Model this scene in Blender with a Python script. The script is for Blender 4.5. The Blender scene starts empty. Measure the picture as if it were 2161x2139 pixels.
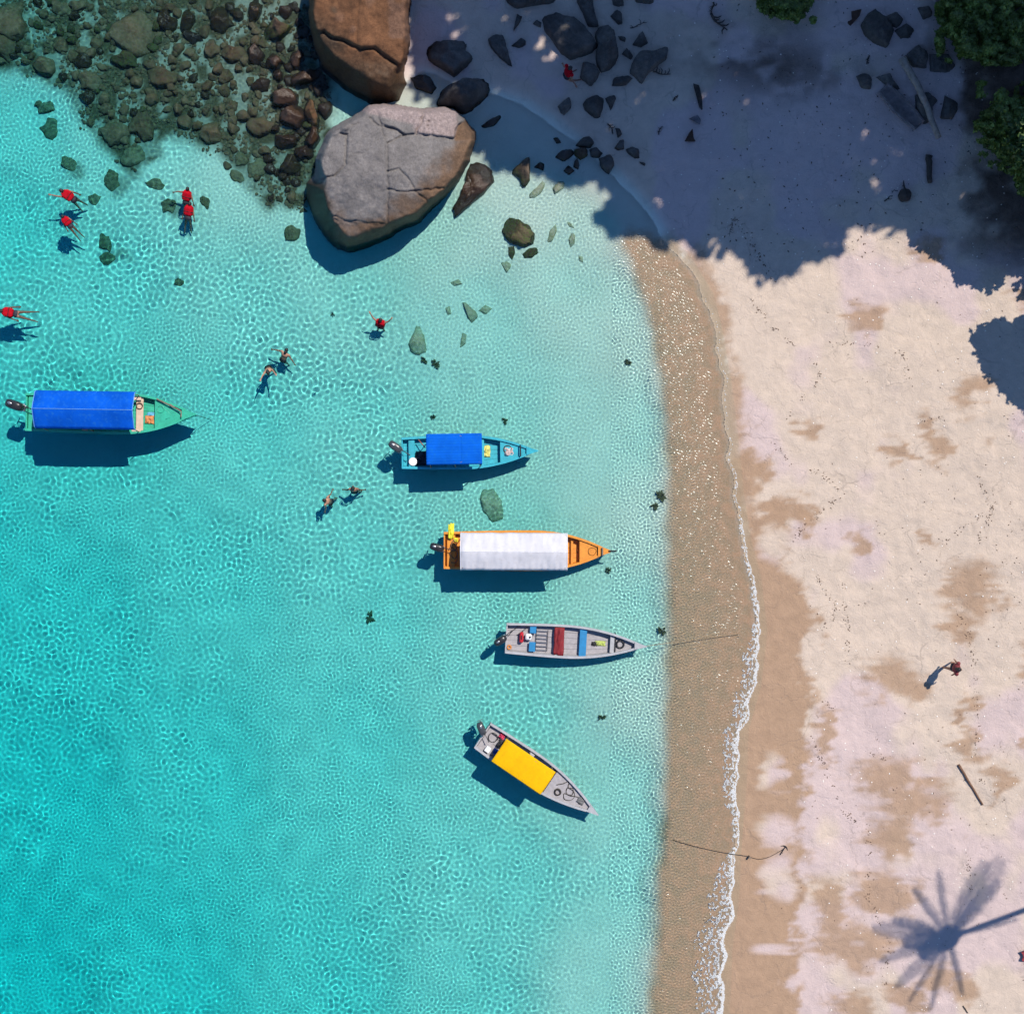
import bpy, bmesh, math, random
import numpy as np
from mathutils import Vector, Matrix, noise as mnoise

sc = bpy.context.scene
C = sc.collection
# ------------------------------------------------------------------ camera, sky, sun, exposure
H = 50.0                       # drone height above the water
PPM = 50.0                     # photograph pixels per metre at water level
CX, CY = 1080.5, 1069.5
cam = bpy.data.objects.new('camera', bpy.data.cameras.new('camera'))
C.objects.link(cam); sc.camera = cam
cam.location = (0, 0, H)
cam.data.sensor_fit = 'HORIZONTAL'; cam.data.sensor_width = 36.0
cam.data.lens = 36.0 * H / (2161 / PPM)
cam.data.clip_start = 0.5; cam.data.clip_end = 2000

SUN_EL = math.radians(57.0)
SUN_AZ = math.atan2(0.63, 0.777)         # clockwise from +Y
SD = Vector((math.sin(SUN_AZ) * math.cos(SUN_EL), math.cos(SUN_AZ) * math.cos(SUN_EL), math.sin(SUN_EL)))
world = bpy.data.worlds.new('World'); sc.world = world; world.use_nodes = True
wn = world.node_tree
sky = wn.nodes.new('ShaderNodeTexSky'); sky.sky_type = 'NISHITA'; sky.sun_disc = False
sky.sun_elevation = SUN_EL; sky.sun_rotation = SUN_AZ
sky.air_density = 0.75; sky.dust_density = 0.0; sky.ozone_density = 10.0
wn.links.new(sky.outputs[0], wn.nodes['Background'].inputs[0])
wn.nodes['Background'].inputs[1].default_value = 0.15
sl = bpy.data.lights.new('sun', 'SUN'); sl.energy = 5.0; sl.angle = math.radians(0.53); sl.color = (1.0, 0.94, 0.86)
sl.cycles.is_caustics_light = True
sun = bpy.data.objects.new('sun', sl); C.objects.link(sun)
sun.rotation_euler = (-SD).to_track_quat('-Z', 'Y').to_euler(); sun.location = SD * 60
vs = sc.view_settings
vs.view_transform = 'Standard'; vs.look = 'None'; vs.exposure = 0.0; vs.gamma = 1.0; vs.use_curve_mapping = False
cy = sc.cycles
cy.max_bounces = 5; cy.diffuse_bounces = 2; cy.glossy_bounces = 1; cy.transmission_bounces = 3; cy.volume_bounces = 0
cy.transparent_max_bounces = 6
cy.caustics_refractive = True; cy.caustics_reflective = False
cy.use_adaptive_sampling = True; cy.adaptive_threshold = 0.06
cy.use_denoising = True
cy.sample_clamp_indirect = 4.0

# ------------------------------------------------------------------ helpers
def P(px, py, z=0.0):
    """photograph pixel -> world point at height z (below water: seen through refraction)"""
    ze = z if z > 0 else z * 0.74
    k = (H - ze) / H / PPM
    return Vector(((px - CX) * k, -(py - CY) * k, z))
def to_px(x, y): return CX + x * PPM, CY - y * PPM

def hash2(ix, iy, seed):
    n = (ix.astype(np.int64) * 374761393 + iy.astype(np.int64) * 668265263 + seed * 974634777) & 0xFFFFFFFF
    n = ((n ^ (n >> 13)) * 1274126177) & 0xFFFFFFFF
    return ((n ^ (n >> 16)) & 0xFFFF) / 65535.0
def vnoise(x, y, seed=0):
    x = np.asarray(x, float); y = np.asarray(y, float)
    ix = np.floor(x); iy = np.floor(y); fx = x - ix; fy = y - iy
    ix = ix.astype(np.int64); iy = iy.astype(np.int64)
    u = fx * fx * fx * (fx * (fx * 6 - 15) + 10); v = fy * fy * fy * (fy * (fy * 6 - 15) + 10)
    a = hash2(ix, iy, seed); b = hash2(ix + 1, iy, seed); c = hash2(ix, iy + 1, seed); d = hash2(ix + 1, iy + 1, seed)
    return (a * (1 - u) + b * u) * (1 - v) + (c * (1 - u) + d * u) * v
def fbm(x, y, seed=0, octv=4):
    s = 0; a = 0.5; t = 0
    for o in range(octv):
        s = s + a * vnoise(x * 2 ** o, y * 2 ** o, seed + o * 17); t += a; a *= 0.5
    return s / t
def sstep(a, b, x):
    t = np.clip((np.asarray(x, float) - a) / (b - a), 0, 1); return t * t * (3 - 2 * t)
def poly_sd(x, y, poly):
    """signed distance (px units), positive inside"""
    x = np.asarray(x, float); y = np.asarray(y, float)
    d = np.full(x.shape, 1e18); ins = np.zeros(x.shape, bool)
    n = len(poly)
    for i in range(n):
        ax, ay = poly[i]; bx, by = poly[(i + 1) % n]
        ex, ey = bx - ax, by - ay
        t = np.clip(((x - ax) * ex + (y - ay) * ey) / (ex * ex + ey * ey + 1e-12), 0, 1)
        d = np.minimum(d, (x - ax - t * ex) ** 2 + (y - ay - t * ey) ** 2)
        if ay != by:
            c = ((ay > y) != (by > y)) & (x < (bx - ax) * (y - ay) / (by - ay) + ax)
            ins ^= c
    d = np.sqrt(d)
    return np.where(ins, d, -d)
def line_dist(x, y, pts):
    d = np.full(np.shape(x), 1e18)
    for (ax, ay), (bx, by) in zip(pts[:-1], pts[1:]):
        ex, ey = bx - ax, by - ay
        t = np.clip(((x - ax) * ex + (y - ay) * ey) / (ex * ex + ey * ey + 1e-12), 0, 1)
        d = np.minimum(d, (x - ax - t * ex) ** 2 + (y - ay - t * ey) ** 2)
    return np.sqrt(d)

def tag(o, label=None, cat=None, group=None, kind=None):
    if label: o['label'] = label
    if cat: o['category'] = cat
    if group: o['group'] = group
    if kind: o['kind'] = kind
    return o
def empty(name, loc=(0, 0, 0), rz=0.0):
    o = bpy.data.objects.new(name, None); C.objects.link(o)
    o.location = loc; o.rotation_euler = (0, 0, rz); o.empty_display_size = 0.2
    return o
def fast_mesh(name, co, faces, smooth=True):
    """co (n,3) array, faces (m,k) int array"""
    m = bpy.data.meshes.new(name)
    co = np.asarray(co, dtype=np.float32); faces = np.asarray(faces, dtype=np.int32)
    m.vertices.add(len(co)); m.vertices.foreach_set('co', co.ravel())
    m.loops.add(faces.size); m.loops.foreach_set('vertex_index', faces.ravel())
    m.polygons.add(len(faces)); m.polygons.foreach_set('loop_start', np.arange(0, faces.size, faces.shape[1], dtype=np.int32))
    m.update(calc_edges=True)
    if smooth: m.shade_smooth()
    else: m.shade_flat()
    return m
def grid_faces(nr, nc):
    i = np.arange(nr * nc).reshape(nr, nc)
    return np.stack([i[:-1, :-1], i[:-1, 1:], i[1:, 1:], i[1:, :-1]], -1).reshape(-1, 4)
def set_attr(me, name, arr):
    a = me.attributes.new(name, 'FLOAT_COLOR', 'POINT')
    a.data.foreach_set('color', np.asarray(arr, dtype=np.float32).ravel())

class MB:
    """collects shapes into ONE mesh"""
    def __init__(s): s.v = []; s.f = []
    def add(s, vs_, fs):
        b = len(s.v); s.v += [tuple(p) for p in vs_]; s.f += [tuple(i + b for i in f) for f in fs]; return s
    def box(s, c, d, rot=None, bev=0.0):
        x, y, z = d[0] / 2, d[1] / 2, d[2] / 2
        if bev > 0:
            b = min(bev, x * .9, y * .9, z * .9); vs_ = []
            for sz in (-1, 1):
                for (ax, ay, az) in ((b, 0, 1), (0, b, 1), ) if False else ():
                    pass
            lv = [(-z, b), (-z + b, 0), (z - b, 0), (z, b)]
            for zz, ins in lv:
                xx, yy = x - ins, y - ins
                vs_ += [(-xx + b, -yy, zz), (xx - b, -yy, zz), (xx, -yy + b, zz), (xx, yy - b, zz), (xx - b, yy, zz), (-xx + b, yy, zz), (-xx, yy - b, zz), (-xx, -yy + b, zz)]
            fs = [tuple(range(7, -1, -1)), tuple(range(24, 32))]
            for k in range(3):
                for i in range(8):
                    j = (i + 1) % 8; fs.append((k * 8 + i, k * 8 + j, k * 8 + 8 + j, k * 8 + 8 + i))
        else:
            vs_ = [(-x, -y, -z), (x, -y, -z), (x, y, -z), (-x, y, -z), (-x, -y, z), (x, -y, z), (x, y, z), (-x, y, z)]
            fs = [(3, 2, 1, 0), (4, 5, 6, 7), (0, 1, 5, 4), (1, 2, 6, 5), (2, 3, 7, 6), (3, 0, 4, 7)]
        R = rot if rot is not None else Matrix.Identity(3)
        return s.add([R @ Vector(p) + Vector(c) for p in vs_], fs)
    def tube(s, pts, r, n=6, caps=True):
        pts = [Vector(p) for p in pts]; rs = r if isinstance(r, (list, tuple)) else [r] * len(pts)
        b = len(s.v); up = Vector((0, 0, 1))
        for i, p in enumerate(pts):
            t = (pts[min(i + 1, len(pts) - 1)] - pts[max(i - 1, 0)])
            if t.length < 1e-9: t = Vector((0, 0, 1))
            t.normalize()
            a = t.cross(up)
            if a.length < 1e-3: a = t.cross(Vector((0, 1, 0)))
            a.normalize(); c = a.cross(t)
            for k in range(n):
                th = 2 * math.pi * k / n
                s.v.append(tuple(p + (a * math.cos(th) + c * math.sin(th)) * rs[i]))
        for i in range(len(pts) - 1):
            for k in range(n):
                k2 = (k + 1) % n
                s.f.append((b + i * n + k, b + i * n + k2, b + (i + 1) * n + k2, b + (i + 1) * n + k))
        if caps:
            s.f.append(tuple(b + k for k in range(n - 1, -1, -1)))
            s.f.append(tuple(b + (len(pts) - 1) * n + k for k in range(n)))
        return s
    def ell(s, c, r, rot=None, nu=12, nv=8, e=1.0):
        """(super)ellipsoid"""
        R = rot if rot is not None else Matrix.Identity(3)
        def pw(t): return math.copysign(abs(t) ** e, t)
        vs_ = []
        for j in range(nv + 1):
            ph = -math.pi / 2 + math.pi * j / nv
            for i in range(nu):
                th = 2 * math.pi * i / nu
                vs_.append(R @ Vector((r[0] * pw(math.cos(ph)) * pw(math.cos(th)), r[1] * pw(math.cos(ph)) * pw(math.sin(th)), r[2] * pw(math.sin(ph)))) + Vector(c))
        fs = []
        for j in range(nv):
            for i in range(nu):
                i2 = (i + 1) % nu
                fs.append((j * nu + i, j * nu + i2, (j + 1) * nu + i2, (j + 1) * nu + i))
        return s.add(vs_, fs)
    def lathe(s, prof, c=(0, 0, 0), n=14):
        b = len(s.v)
        for (r, z) in prof:
            for k in range(n):
                th = 2 * math.pi * k / n
                s.v.append((c[0] + r * math.cos(th), c[1] + r * math.sin(th), c[2] + z))
        for i in range(len(prof) - 1):
            for k in range(n):
                k2 = (k + 1) % n
                s.f.append((b + i * n + k, b + i * n + k2, b + (i + 1) * n + k2, b + (i + 1) * n + k))
        return s
    def build(s, name, mat, parent=None, smooth=False, loc=None):
        m = bpy.data.meshes.new(name); m.from_pydata(s.v, [], s.f); m.update()
        bm = bmesh.new(); bm.from_mesh(m); bmesh.ops.recalc_face_normals(bm, faces=bm.faces); bm.to_mesh(m); bm.free()
        if smooth: m.shade_smooth()
        o = bpy.data.objects.new(name, m); C.objects.link(o)
        if mat: m.materials.append(mat)
        if parent is not None: o.parent = parent
        if loc is not None: o.location = loc
        return o

# ------------------------------------------------------------------ materials
def new_mat(name):
    m = bpy.data.materials.new(name); m.use_nodes = True
    nt = m.node_tree; nt.nodes.clear()
    out = nt.nodes.new('ShaderNodeOutputMaterial'); return m, nt, out
def nd(nt, t, **kw):
    n = nt.nodes.new(t)
    for k, v in kw.items(): setattr(n, k, v)
    return n
def noise_node(nt, vec, scale, detail=4, rough=0.55, dist=0.0):
    n = nd(nt, 'ShaderNodeTexNoise'); n.inputs['Scale'].default_value = scale; n.inputs['Detail'].default_value = detail
    n.inputs['Roughness'].default_value = rough; n.inputs['Distortion'].default_value = dist
    nt.links.new(vec, n.inputs['Vector']); return n
def ramp(nt, src, a, b, ca=(0, 0, 0, 1), cb=(1, 1, 1, 1)):
    r = nd(nt, 'ShaderNodeValToRGB'); r.color_ramp.elements[0].position = a; r.color_ramp.elements[1].position = b
    r.color_ramp.elements[0].color = ca; r.color_ramp.elements[1].color = cb
    nt.links.new(src, r.inputs[0]); return r
def mix(nt, fac, a, b, mode='MIX'):
    m = nd(nt, 'ShaderNodeMix'); m.data_type = 'RGBA'; m.blend_type = mode
    def put(sock, v):
        if isinstance(v, (tuple, list)): sock.default_value = (v[0], v[1], v[2], 1)
        elif isinstance(v, (int, float)): sock.default_value = v
        else: nt.links.new(v, sock)
    put(m.inputs[0], fac); put(m.inputs[6], a); put(m.inputs[7], b)
    return m.outputs[2]
MATS = {}
def pm(name, col, rough=0.6, var=0.25, scale=6.0, bump=0.15, bscale=None, dirt=None, dirt_amt=0.35, metal=0.0, spec=0.5, obj=True):
    """painted / cloth / wood / stone base material with mottling, grime and fine relief"""
    if name in MATS: return MATS[name]
    m, nt, out = new_mat(name)
    tc = nd(nt, 'ShaderNodeTexCoord'); vec = tc.outputs['Object']
    b = nd(nt, 'ShaderNodeBsdfPrincipled'); nt.links.new(b.outputs[0], out.inputs[0])
    n1 = noise_node(nt, vec, scale, 5); n2 = noise_node(nt, vec, scale * 5.3, 3)
    lo = tuple(max(0, c * (1 - var)) for c in col); hi = tuple(min(1, c * (1 + var)) for c in col)
    r = ramp(nt, n1.outputs[0], 0.3, 0.7, (*lo, 1), (*hi, 1))
    c = r.outputs[0]
    if dirt:
        d = ramp(nt, n2.outputs[0], 0.52, 0.72)
        mm = nd(nt, 'ShaderNodeMath', operation='MULTIPLY'); nt.links.new(d.outputs[0], mm.inputs[0]); mm.inputs[1].default_value = dirt_amt
        c = mix(nt, mm.outputs[0], c, dirt)
    nt.links.new(c, b.inputs['Base Color'])
    b.inputs['Roughness'].default_value = rough; b.inputs['Metallic'].default_value = metal
    b.inputs['Specular IOR Level'].default_value = spec
    if bump > 0:
        n3 = noise_node(nt, vec, bscale or scale * 4, 4)
        bp = nd(nt, 'ShaderNodeBump'); bp.inputs['Strength'].default_value = bump; bp.inputs['Distance'].default_value = 0.03
        nt.links.new(n3.outputs[0], bp.inputs['Height']); nt.links.new(bp.outputs[0], b.inputs['Normal'])
    MATS[name] = m; return m
# ------------------------------------------------------------------ terrain: beach + sea bed, one sheet
WATERLINE = [(1520, 2300), (1526, 2139), (1532, 2000), (1546, 1900), (1550, 1800), (1562, 1650), (1566, 1540), (1592, 1450),
             (1606, 1330), (1592, 1215), (1572, 1140), (1556, 1040), (1545, 930), (1532, 820), (1512, 700), (1492, 620), (1450, 550),
             (1400, 490), (1362, 440), (1330, 400), (1285, 350), (1235, 305), (1180, 262), (1110, 215), (1040, 190), (975, 178),
             (925, 150), (885, 142), (858, 180), (800, 120), (760, 40), (700, -60), (640, -160), (560, -400)]
WATER_POLY = WATERLINE + [(560, -26000), (-26000, -26000), (-26000, 26000), (1500, 26000)]
DROP = [(1368, 2300), (1376, 2139), (1390, 1950), (1400, 1780), (1406, 1600), (1413, 1450), (1419, 1300), (1414, 1150), (1416, 1000),
        (1406, 880), (1392, 760), (1366, 640), (1333, 545), (1308, 500), (1292, 455), (1272, 405), (1200, 372), (1130, 352),
        (1040, 335), (900, 330), (800, 200), (700, 60), (600, -100), (560, -400)]
DROP_POLY = DROP + [(560, -26000), (-26000, -26000), (-26000, 26000), (1340, 26000)]
DEPTHS = [(1380, 2100, .38), (1380, 1500, .36), (1390, 1100, .36), (1360, 700, .34), (1280, 500, .26), (1150, 430, .22), (1050, 380, .22),
          (1000, 480, .42), (1200, 600, .45), (1250, 900, .58), (1280, 1300, .66), (1280, 1700, .70), (1260, 2100, .72),
          (1000, 650, .72), (1050, 900, .88), (1050, 1200, 1.02), (1050, 1500, 1.12), (1050, 1850, 1.25), (1000, 2139, 1.35),
          (760, 620, .95), (760, 900, 1.18), (760, 1250, 1.4), (700, 1600, 1.65), (650, 2139, 2.0),
          (500, 620, 1.15), (480, 900, 1.5), (420, 1250, 1.85), (380, 1650, 2.25), (300, 2139, 2.7),
          (200, 600, 1.55), (150, 900, 2.0), (100, 1300, 2.5), (60, 1700, 3.0), (0, 2139, 3.4), (-300, 2139, 4.5), (-400, 1200, 4.0), (-400, 600, 3.2),
          (0, 450, 1.95), (40, 260, 1.6), (200, 330, 1.2), (330, 310, .95), (60, 60, .95), (200, 100, .78), (320, 80, .6), (380, 180, .58), (500, 330, .6),
          (520, 90, .42), (600, 220, .3), (620, 400, .62), (700, 540, .85), (880, 490, .6), (640, 60, .3), (300, -200, .9), (-200, -200, 2.5)]
def depth_field(px, py):
    num = np.zeros(np.shape(px)); den = np.zeros(np.shape(px))
    for (a, b, d) in DEPTHS:
        w = 1.0 / (((px - a) ** 2 + (py - b) ** 2) + 60.0 ** 2) ** 1.7
        num += w * d; den += w
    return num / den
def terrain_z(x, y, detail=True):
    px = CX + np.asarray(x, float) * PPM; py = CY - np.asarray(y, float) * PPM
    scal = (fbm(py / 42.0, px / 300.0, 5, 3) - .5) * 26
    sd = (poly_sd(px + scal, py, WATER_POLY)) / PPM            # m, >0 in water
    sdd = poly_sd(px + (fbm(px / 60., py / 60., 9, 3) - .5) * 30, py, DROP_POLY) / PPM
    land = np.clip(-sd, 0, None)
    z_land = 0.055 * land + 0.0035 * np.minimum(land, 22) ** 2 * sstep(2.0, 9.0, land)
    z_land = z_land + np.clip(land - 26, 0, 60) * 0.22
    swash = 0.035 * np.minimum(np.clip(sd, 0, None), 3.4)
    D = depth_field(px, py)
    t = sstep(-0.35, 1.0, sdd)
    z_sea = -(swash * (1 - t) + np.maximum(D, swash) * t)
    z = np.where(sd > 0, z_sea, z_land)
    if detail:
        z = z + sstep(0.6, 4.0, land) * ((fbm(px / 95., py / 95., 21, 4) - .5) * 0.22 + (fbm(px / 14., py / 14., 33, 2) - .5) * 0.035)
        z = z + sstep(0.2, 1.5, sdd) * ((fbm(px / 120., py / 120., 41, 3) - .5) * 0.16)
    return z
def tz(x, y): return float(terrain_z(np.array([x]), np.array([y]))[0])
def PG(px, py, dz=0.0):
    """pixel -> point lying on the ground / sea bed (plus dz)"""
    z = 0.0
    for _ in range(4):
        p = P(px, py, z + dz); z = tz(p.x, p.y)
    p = P(px, py, z + dz); return p
def axis(lo, hi, step, far, g=1.35):
    core = list(np.arange(lo, hi + step * .5, step)); s = step; a = []; x = core[-1]
    while x < far: s *= g; x += s; a.append(x)
    s = step; b = []; x = core[0]
    while x > -far: s *= g; x -= s; b.append(x)
    return np.array(b[::-1] + core + a)
ax = axis(-23.5, 23.5, 0.115, 420)
TX, TY = np.meshgrid(ax, ax)
TZ = terrain_z(TX, TY)
TPX, TPY = CX + TX * PPM, CY - TY * PPM
me = fast_mesh('beach', np.stack([TX, TY, TZ], -1).reshape(-1, 3), grid_faces(len(ax), len(ax)))
# colour zones of the sand: swash (coarse wet brown), damp tan patches, pale lilac sand, weedy rubble between the reef rocks
sdw = poly_sd(TPX, TPY, WATER_POLY); sdd = poly_sd(TPX + (fbm(TPX / 50., TPY / 50., 9, 3) - .5) * 20, TPY, DROP_POLY)
streak = (fbm(TPX / 120., TPY / 11., 61, 4) - .5)
wob = (fbm(TPX / 45., TPY / 45., 63, 4) - .5); wobf = (fbm(TPX / 16., TPY / 9., 64, 3) - .5)
sdw = poly_sd(TPX + (fbm(TPY / 42.0, TPX / 300.0, 5, 3) - .5) * 26, TPY, WATER_POLY)
low = sstep(470, 520, TPY + wob * 60)
m_sw = sstep(-24, 12, -sdd + wob * 10) * sstep(4, 16, sdw) * low
DAMP_BAND = [(1500, 1040), (1552, 960), (1606, 958), (1612, 1000), (1570, 1035), (1565, 1062), (1625, 1050), (1690, 1048), (1694, 1100), (1668, 1150),
             (1650, 1190), (1700, 1240), (1712, 1300), (1720, 1330), (1706, 1400), (1722, 1480), (1700, 1560), (1690, 1700), (1680, 1790), (1690, 1880),
             (1672, 1960), (1688, 2050), (1680, 2300), (1400, 2300), (1400, 1040)]
db = poly_sd(TPX + streak * 34 + wob * 90, TPY + wob * 60, DAMP_BAND)
damp = sstep(-14, 12, db + wobf * 30)
for (a, b, rx, ry) in [(1634, 1145, 34, 42), (1632, 1630, 26, 40), (1640, 1752, 42, 34), (1640, 1850, 36, 46), (1625, 2000, 46, 11), (1560, 1120, 15, 20), (1600, 1085, 20, 8)]:
    q = ((TPX + streak * 50 + wob * 40 - a) / rx) ** 2 + ((TPY - b) / ry) ** 2
    damp = damp * sstep(0.2, 1.7, q + wob * 1.2)
for (a, b, rx, ry) in [(1808, 668, 42, 32), (1704, 905, 26, 22), (1880, 950, 18, 32), (1962, 920, 26, 60), (2040, 850, 36, 60), (1955, 1135, 24, 16), (1800, 1145, 22, 34),
                       (2035, 1235, 62, 62), (2010, 1310, 40, 26), (1880, 1425, 66, 52), (2012, 1500, 14, 50), (2030, 1565, 30, 34), (1868, 1640, 90, 52), (1915, 1700, 90, 60),
                       (1880, 1760, 60, 40), (1860, 1880, 70, 60), (1790, 1990, 80, 60), (1745, 1900, 46, 60), (1985, 2060, 60, 40), (2148, 1390, 22, 50), (2155, 1560, 12, 30),
                       (2090, 1640, 22, 40), (1900, 2090, 50, 30), (1740, 1540, 20, 60), (2150, 640, 40, 20), (1930, 530, 40, 30), (1800, 2120, 60, 40)]:
    q = np.sqrt(((TPX + streak * 80 + wob * 60 - a) / rx) ** 2 + ((TPY + wob * 60 - b) / ry) ** 2)
    damp = np.maximum(damp, (1 - sstep(0.50, 1.22, q + wob * 1.0 + wobf * .5)) * .9)
damp = np.maximum(damp, (1 - sstep(10, 46, -sdw + wob * 50 + wobf * 30)) * low * .9)
damp = damp * sstep(-18, -6, -sdw)
lil = sstep(.46, .62, fbm(TPX / 130., TPY / 150., 77, 3))
REEF = [(-600, 140), (20, 140), (110, 165), (190, 285), (255, 355), (300, 335), (330, 270), (420, 300), (470, 330), (560, 440), (640, 440), (690, 300), (700, -20), (640, -600), (-600, -600)]
rf = poly_sd(TPX + wob * 60, TPY + wob * 60, REEF)
reef = sstep(-20, 18, rf) * (0.66 + 0.34 * sstep(.38, .56, fbm(TPX / 28., TPY / 28., 88, 4)))
for (a, b, r) in [(240, 385, 26), (145, 345, 24), (228, 525, 28), (360, 430, 24), (617, 490, 18)]:
    reef = np.maximum(reef, (1 - sstep(.4, 1.2, np.hypot(TPX - a, TPY - b) / r + wob * 1.4)) * .6)
reef = reef * sstep(-2, 10, sdw)
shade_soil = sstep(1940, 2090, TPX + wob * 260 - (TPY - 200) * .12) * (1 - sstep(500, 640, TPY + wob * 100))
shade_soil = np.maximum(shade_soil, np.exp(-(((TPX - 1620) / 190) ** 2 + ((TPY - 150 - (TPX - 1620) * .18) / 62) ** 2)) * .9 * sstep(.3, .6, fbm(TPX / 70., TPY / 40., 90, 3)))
set_attr(me, 'zone', np.stack([m_sw, damp, lil, reef], -1).reshape(-1, 4))
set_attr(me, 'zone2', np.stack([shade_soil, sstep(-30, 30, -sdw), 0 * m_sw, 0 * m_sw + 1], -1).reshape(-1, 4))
beach = bpy.data.objects.new('beach', me); C.objects.link(beach); tag(beach, kind='structure')

def sand_material():
    m, nt, out = new_mat('sand')
    geo = nd(nt, 'ShaderNodeNewGeometry'); vec = geo.outputs['Position']
    at = nd(nt, 'ShaderNodeAttribute', attribute_name='zone'); sp = nd(nt, 'ShaderNodeSeparateColor'); nt.links.new(at.outputs['Color'], sp.inputs[0])
    at2 = nd(nt, 'ShaderNodeAttribute', attribute_name='zone2'); sp2 = nd(nt, 'ShaderNodeSeparateColor'); nt.links.new(at2.outputs['Color'], sp2.inputs[0])
    n_fine = noise_node(nt, vec, 14, 5, .65); n_mid = noise_node(nt, vec, 2.2, 6, .6, .6); n_gr = noise_node(nt, vec, 46, 3, .7); n_big = noise_node(nt, vec, .55, 4, .6)
    def vary(col, amt, nz):
        r = ramp(nt, nz.outputs[0], .3, .7, tuple(c * (1 - amt) for c in col) + (1,), tuple(min(1, c * (1 + amt)) for c in col) + (1,)); return r.outputs[0]
    cream = vary((.575, .465, .37), .08, n_mid)
    lilac = vary((.565, .445, .41), .06, n_mid)
    dry = mix(nt, sp.outputs[2], cream, lilac)
    tan = vary((.385, .255, .165), .09, n_mid)
    swash = mix(nt, ramp(nt, n_mid.outputs[0], .40, .62).outputs[0], vary((.56, .365, .235), .16, n_fine), vary((.70, .405, .255), .14, n_fine))
    bed = vary((.88, .83, .71), .05, n_big)
    weed = vary((.11, .085, .048), .55, n_fine)
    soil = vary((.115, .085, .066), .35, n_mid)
    c = mix(nt, sp2.outputs[1], bed, dry)
    c = mix(nt, sp.outputs[1], c, tan)
    c = mix(nt, sp.outputs[0], c, swash)
    c = mix(nt, at.outputs['Alpha'], c, weed)
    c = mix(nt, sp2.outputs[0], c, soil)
    g = ramp(nt, n_gr.outputs[0], .28, .72, (.90, .90, .90, 1), (1.08, 1.08, 1.08, 1))
    c = mix(nt, 1.0, c, g.outputs[0], 'MULTIPLY')
    def tracks(scale, width, warp, seed_off):
        wn_ = noise_node(nt, vec, .32, 5, .62); vs1 = nd(nt, 'ShaderNodeVectorMath', operation='SCALE'); vs1.inputs['Scale'].default_value = warp; nt.links.new(wn_.outputs['Color'], vs1.inputs[0])
        ad_ = nd(nt, 'ShaderNodeVectorMath', operation='ADD'); nt.links.new(vec, ad_.inputs[0]); nt.links.new(vs1.outputs[0], ad_.inputs[1])
        of = nd(nt, 'ShaderNodeVectorMath', operation='ADD'); nt.links.new(ad_.outputs[0], of.inputs[0]); of.inputs[1].default_value = (seed_off, seed_off * .7, 0)
        vo = nd(nt, 'ShaderNodeTexVoronoi'); vo.feature = 'DISTANCE_TO_EDGE'; vo.voronoi_dimensions = '2D'; vo.inputs['Scale'].default_value = scale; nt.links.new(of.outputs[0], vo.inputs['Vector'])
        rr_ = ramp(nt, vo.outputs['Distance'], 0.0, width, (1, 1, 1, 1), (0, 0, 0, 1))
        gate = ramp(nt, noise_node(nt, of.outputs[0], .8, 4).outputs[0], .47, .66)
        m1 = nd(nt, 'ShaderNodeMath', operation='MULTIPLY'); nt.links.new(rr_.outputs[0], m1.inputs[0]); nt.links.new(gate.outputs[0], m1.inputs[1])
        m2 = nd(nt, 'ShaderNodeMath', operation='MULTIPLY'); nt.links.new(m1.outputs[0], m2.inputs[0]); nt.links.new(sp2.outputs[1], m2.inputs[1])
        return m2.outputs[0]
    tr1 = tracks(.42, .030, 3.4, 0.0); tr2 = tracks(.80, .026, 4.0, 7.3)
    tra = nd(nt, 'ShaderNodeMath', operation='MAXIMUM'); nt.links.new(tr1, tra.inputs[0]); nt.links.new(tr2, tra.inputs[1])
    trh = nd(nt, 'ShaderNodeMath', operation='MULTIPLY'); nt.links.new(tra.outputs[0], trh.inputs[0]); trh.inputs[1].default_value = .36
    c = mix(nt, trh.outputs[0], c, (.20, .155, .125))
    b = nd(nt, 'ShaderNodeBsdfPrincipled'); b.inputs['Roughness'].default_value = .9; b.inputs['Specular IOR Level'].default_value = .15
    nt.links.new(c, b.inputs['Base Color'])
    # relief: footprints / scuffed sand on the dry part, fine grain everywhere
    vor = nd(nt, 'ShaderNodeTexVoronoi'); vor.feature = 'SMOOTH_F1'; vor.inputs['Scale'].default_value = 3.1; vor.inputs['Smoothness'].default_value = .6
    wv = noise_node(nt, vec, 1.6, 3); va = nd(nt, 'ShaderNodeVectorMath', operation='ADD'); vm = nd(nt, 'ShaderNodeVectorMath', operation='SCALE'); vm.inputs['Scale'].default_value = 1.1
    nt.links.new(wv.outputs['Color'], vm.inputs[0]); nt.links.new(vec, va.inputs[0]); nt.links.new(vm.outputs[0], va.inputs[1]); nt.links.new(va.outputs[0], vor.inputs['Vector'])
    fp = ramp(nt, vor.outputs['Distance'], .05, .30)
    a1 = nd(nt, 'ShaderNodeMath', operation='MULTIPLY'); nt.links.new(fp.outputs[0], a1.inputs[0]); nt.links.new(sp2.outputs[1], a1.inputs[1])
    a1b = nd(nt, 'ShaderNodeMath', operation='MULTIPLY'); nt.links.new(a1.outputs[0], a1b.inputs[0])
    pat = ramp(nt, n_big.outputs[0], .42, .62); nt.links.new(pat.outputs[0], a1b.inputs[1])
    a2 = nd(nt, 'ShaderNodeMath', operation='MULTIPLY_ADD'); nt.links.new(n_fine.outputs[0], a2.inputs[0]); a2.inputs[1].default_value = 1.1; nt.links.new(a1b.outputs[0], a2.inputs[2])
    a3 = nd(nt, 'ShaderNodeMath', operation='MULTIPLY_ADD'); nt.links.new(n_gr.outputs[0], a3.inputs[0]); a3.inputs[1].default_value = .35; nt.links.new(a2.outputs[0], a3.inputs[2])
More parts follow.
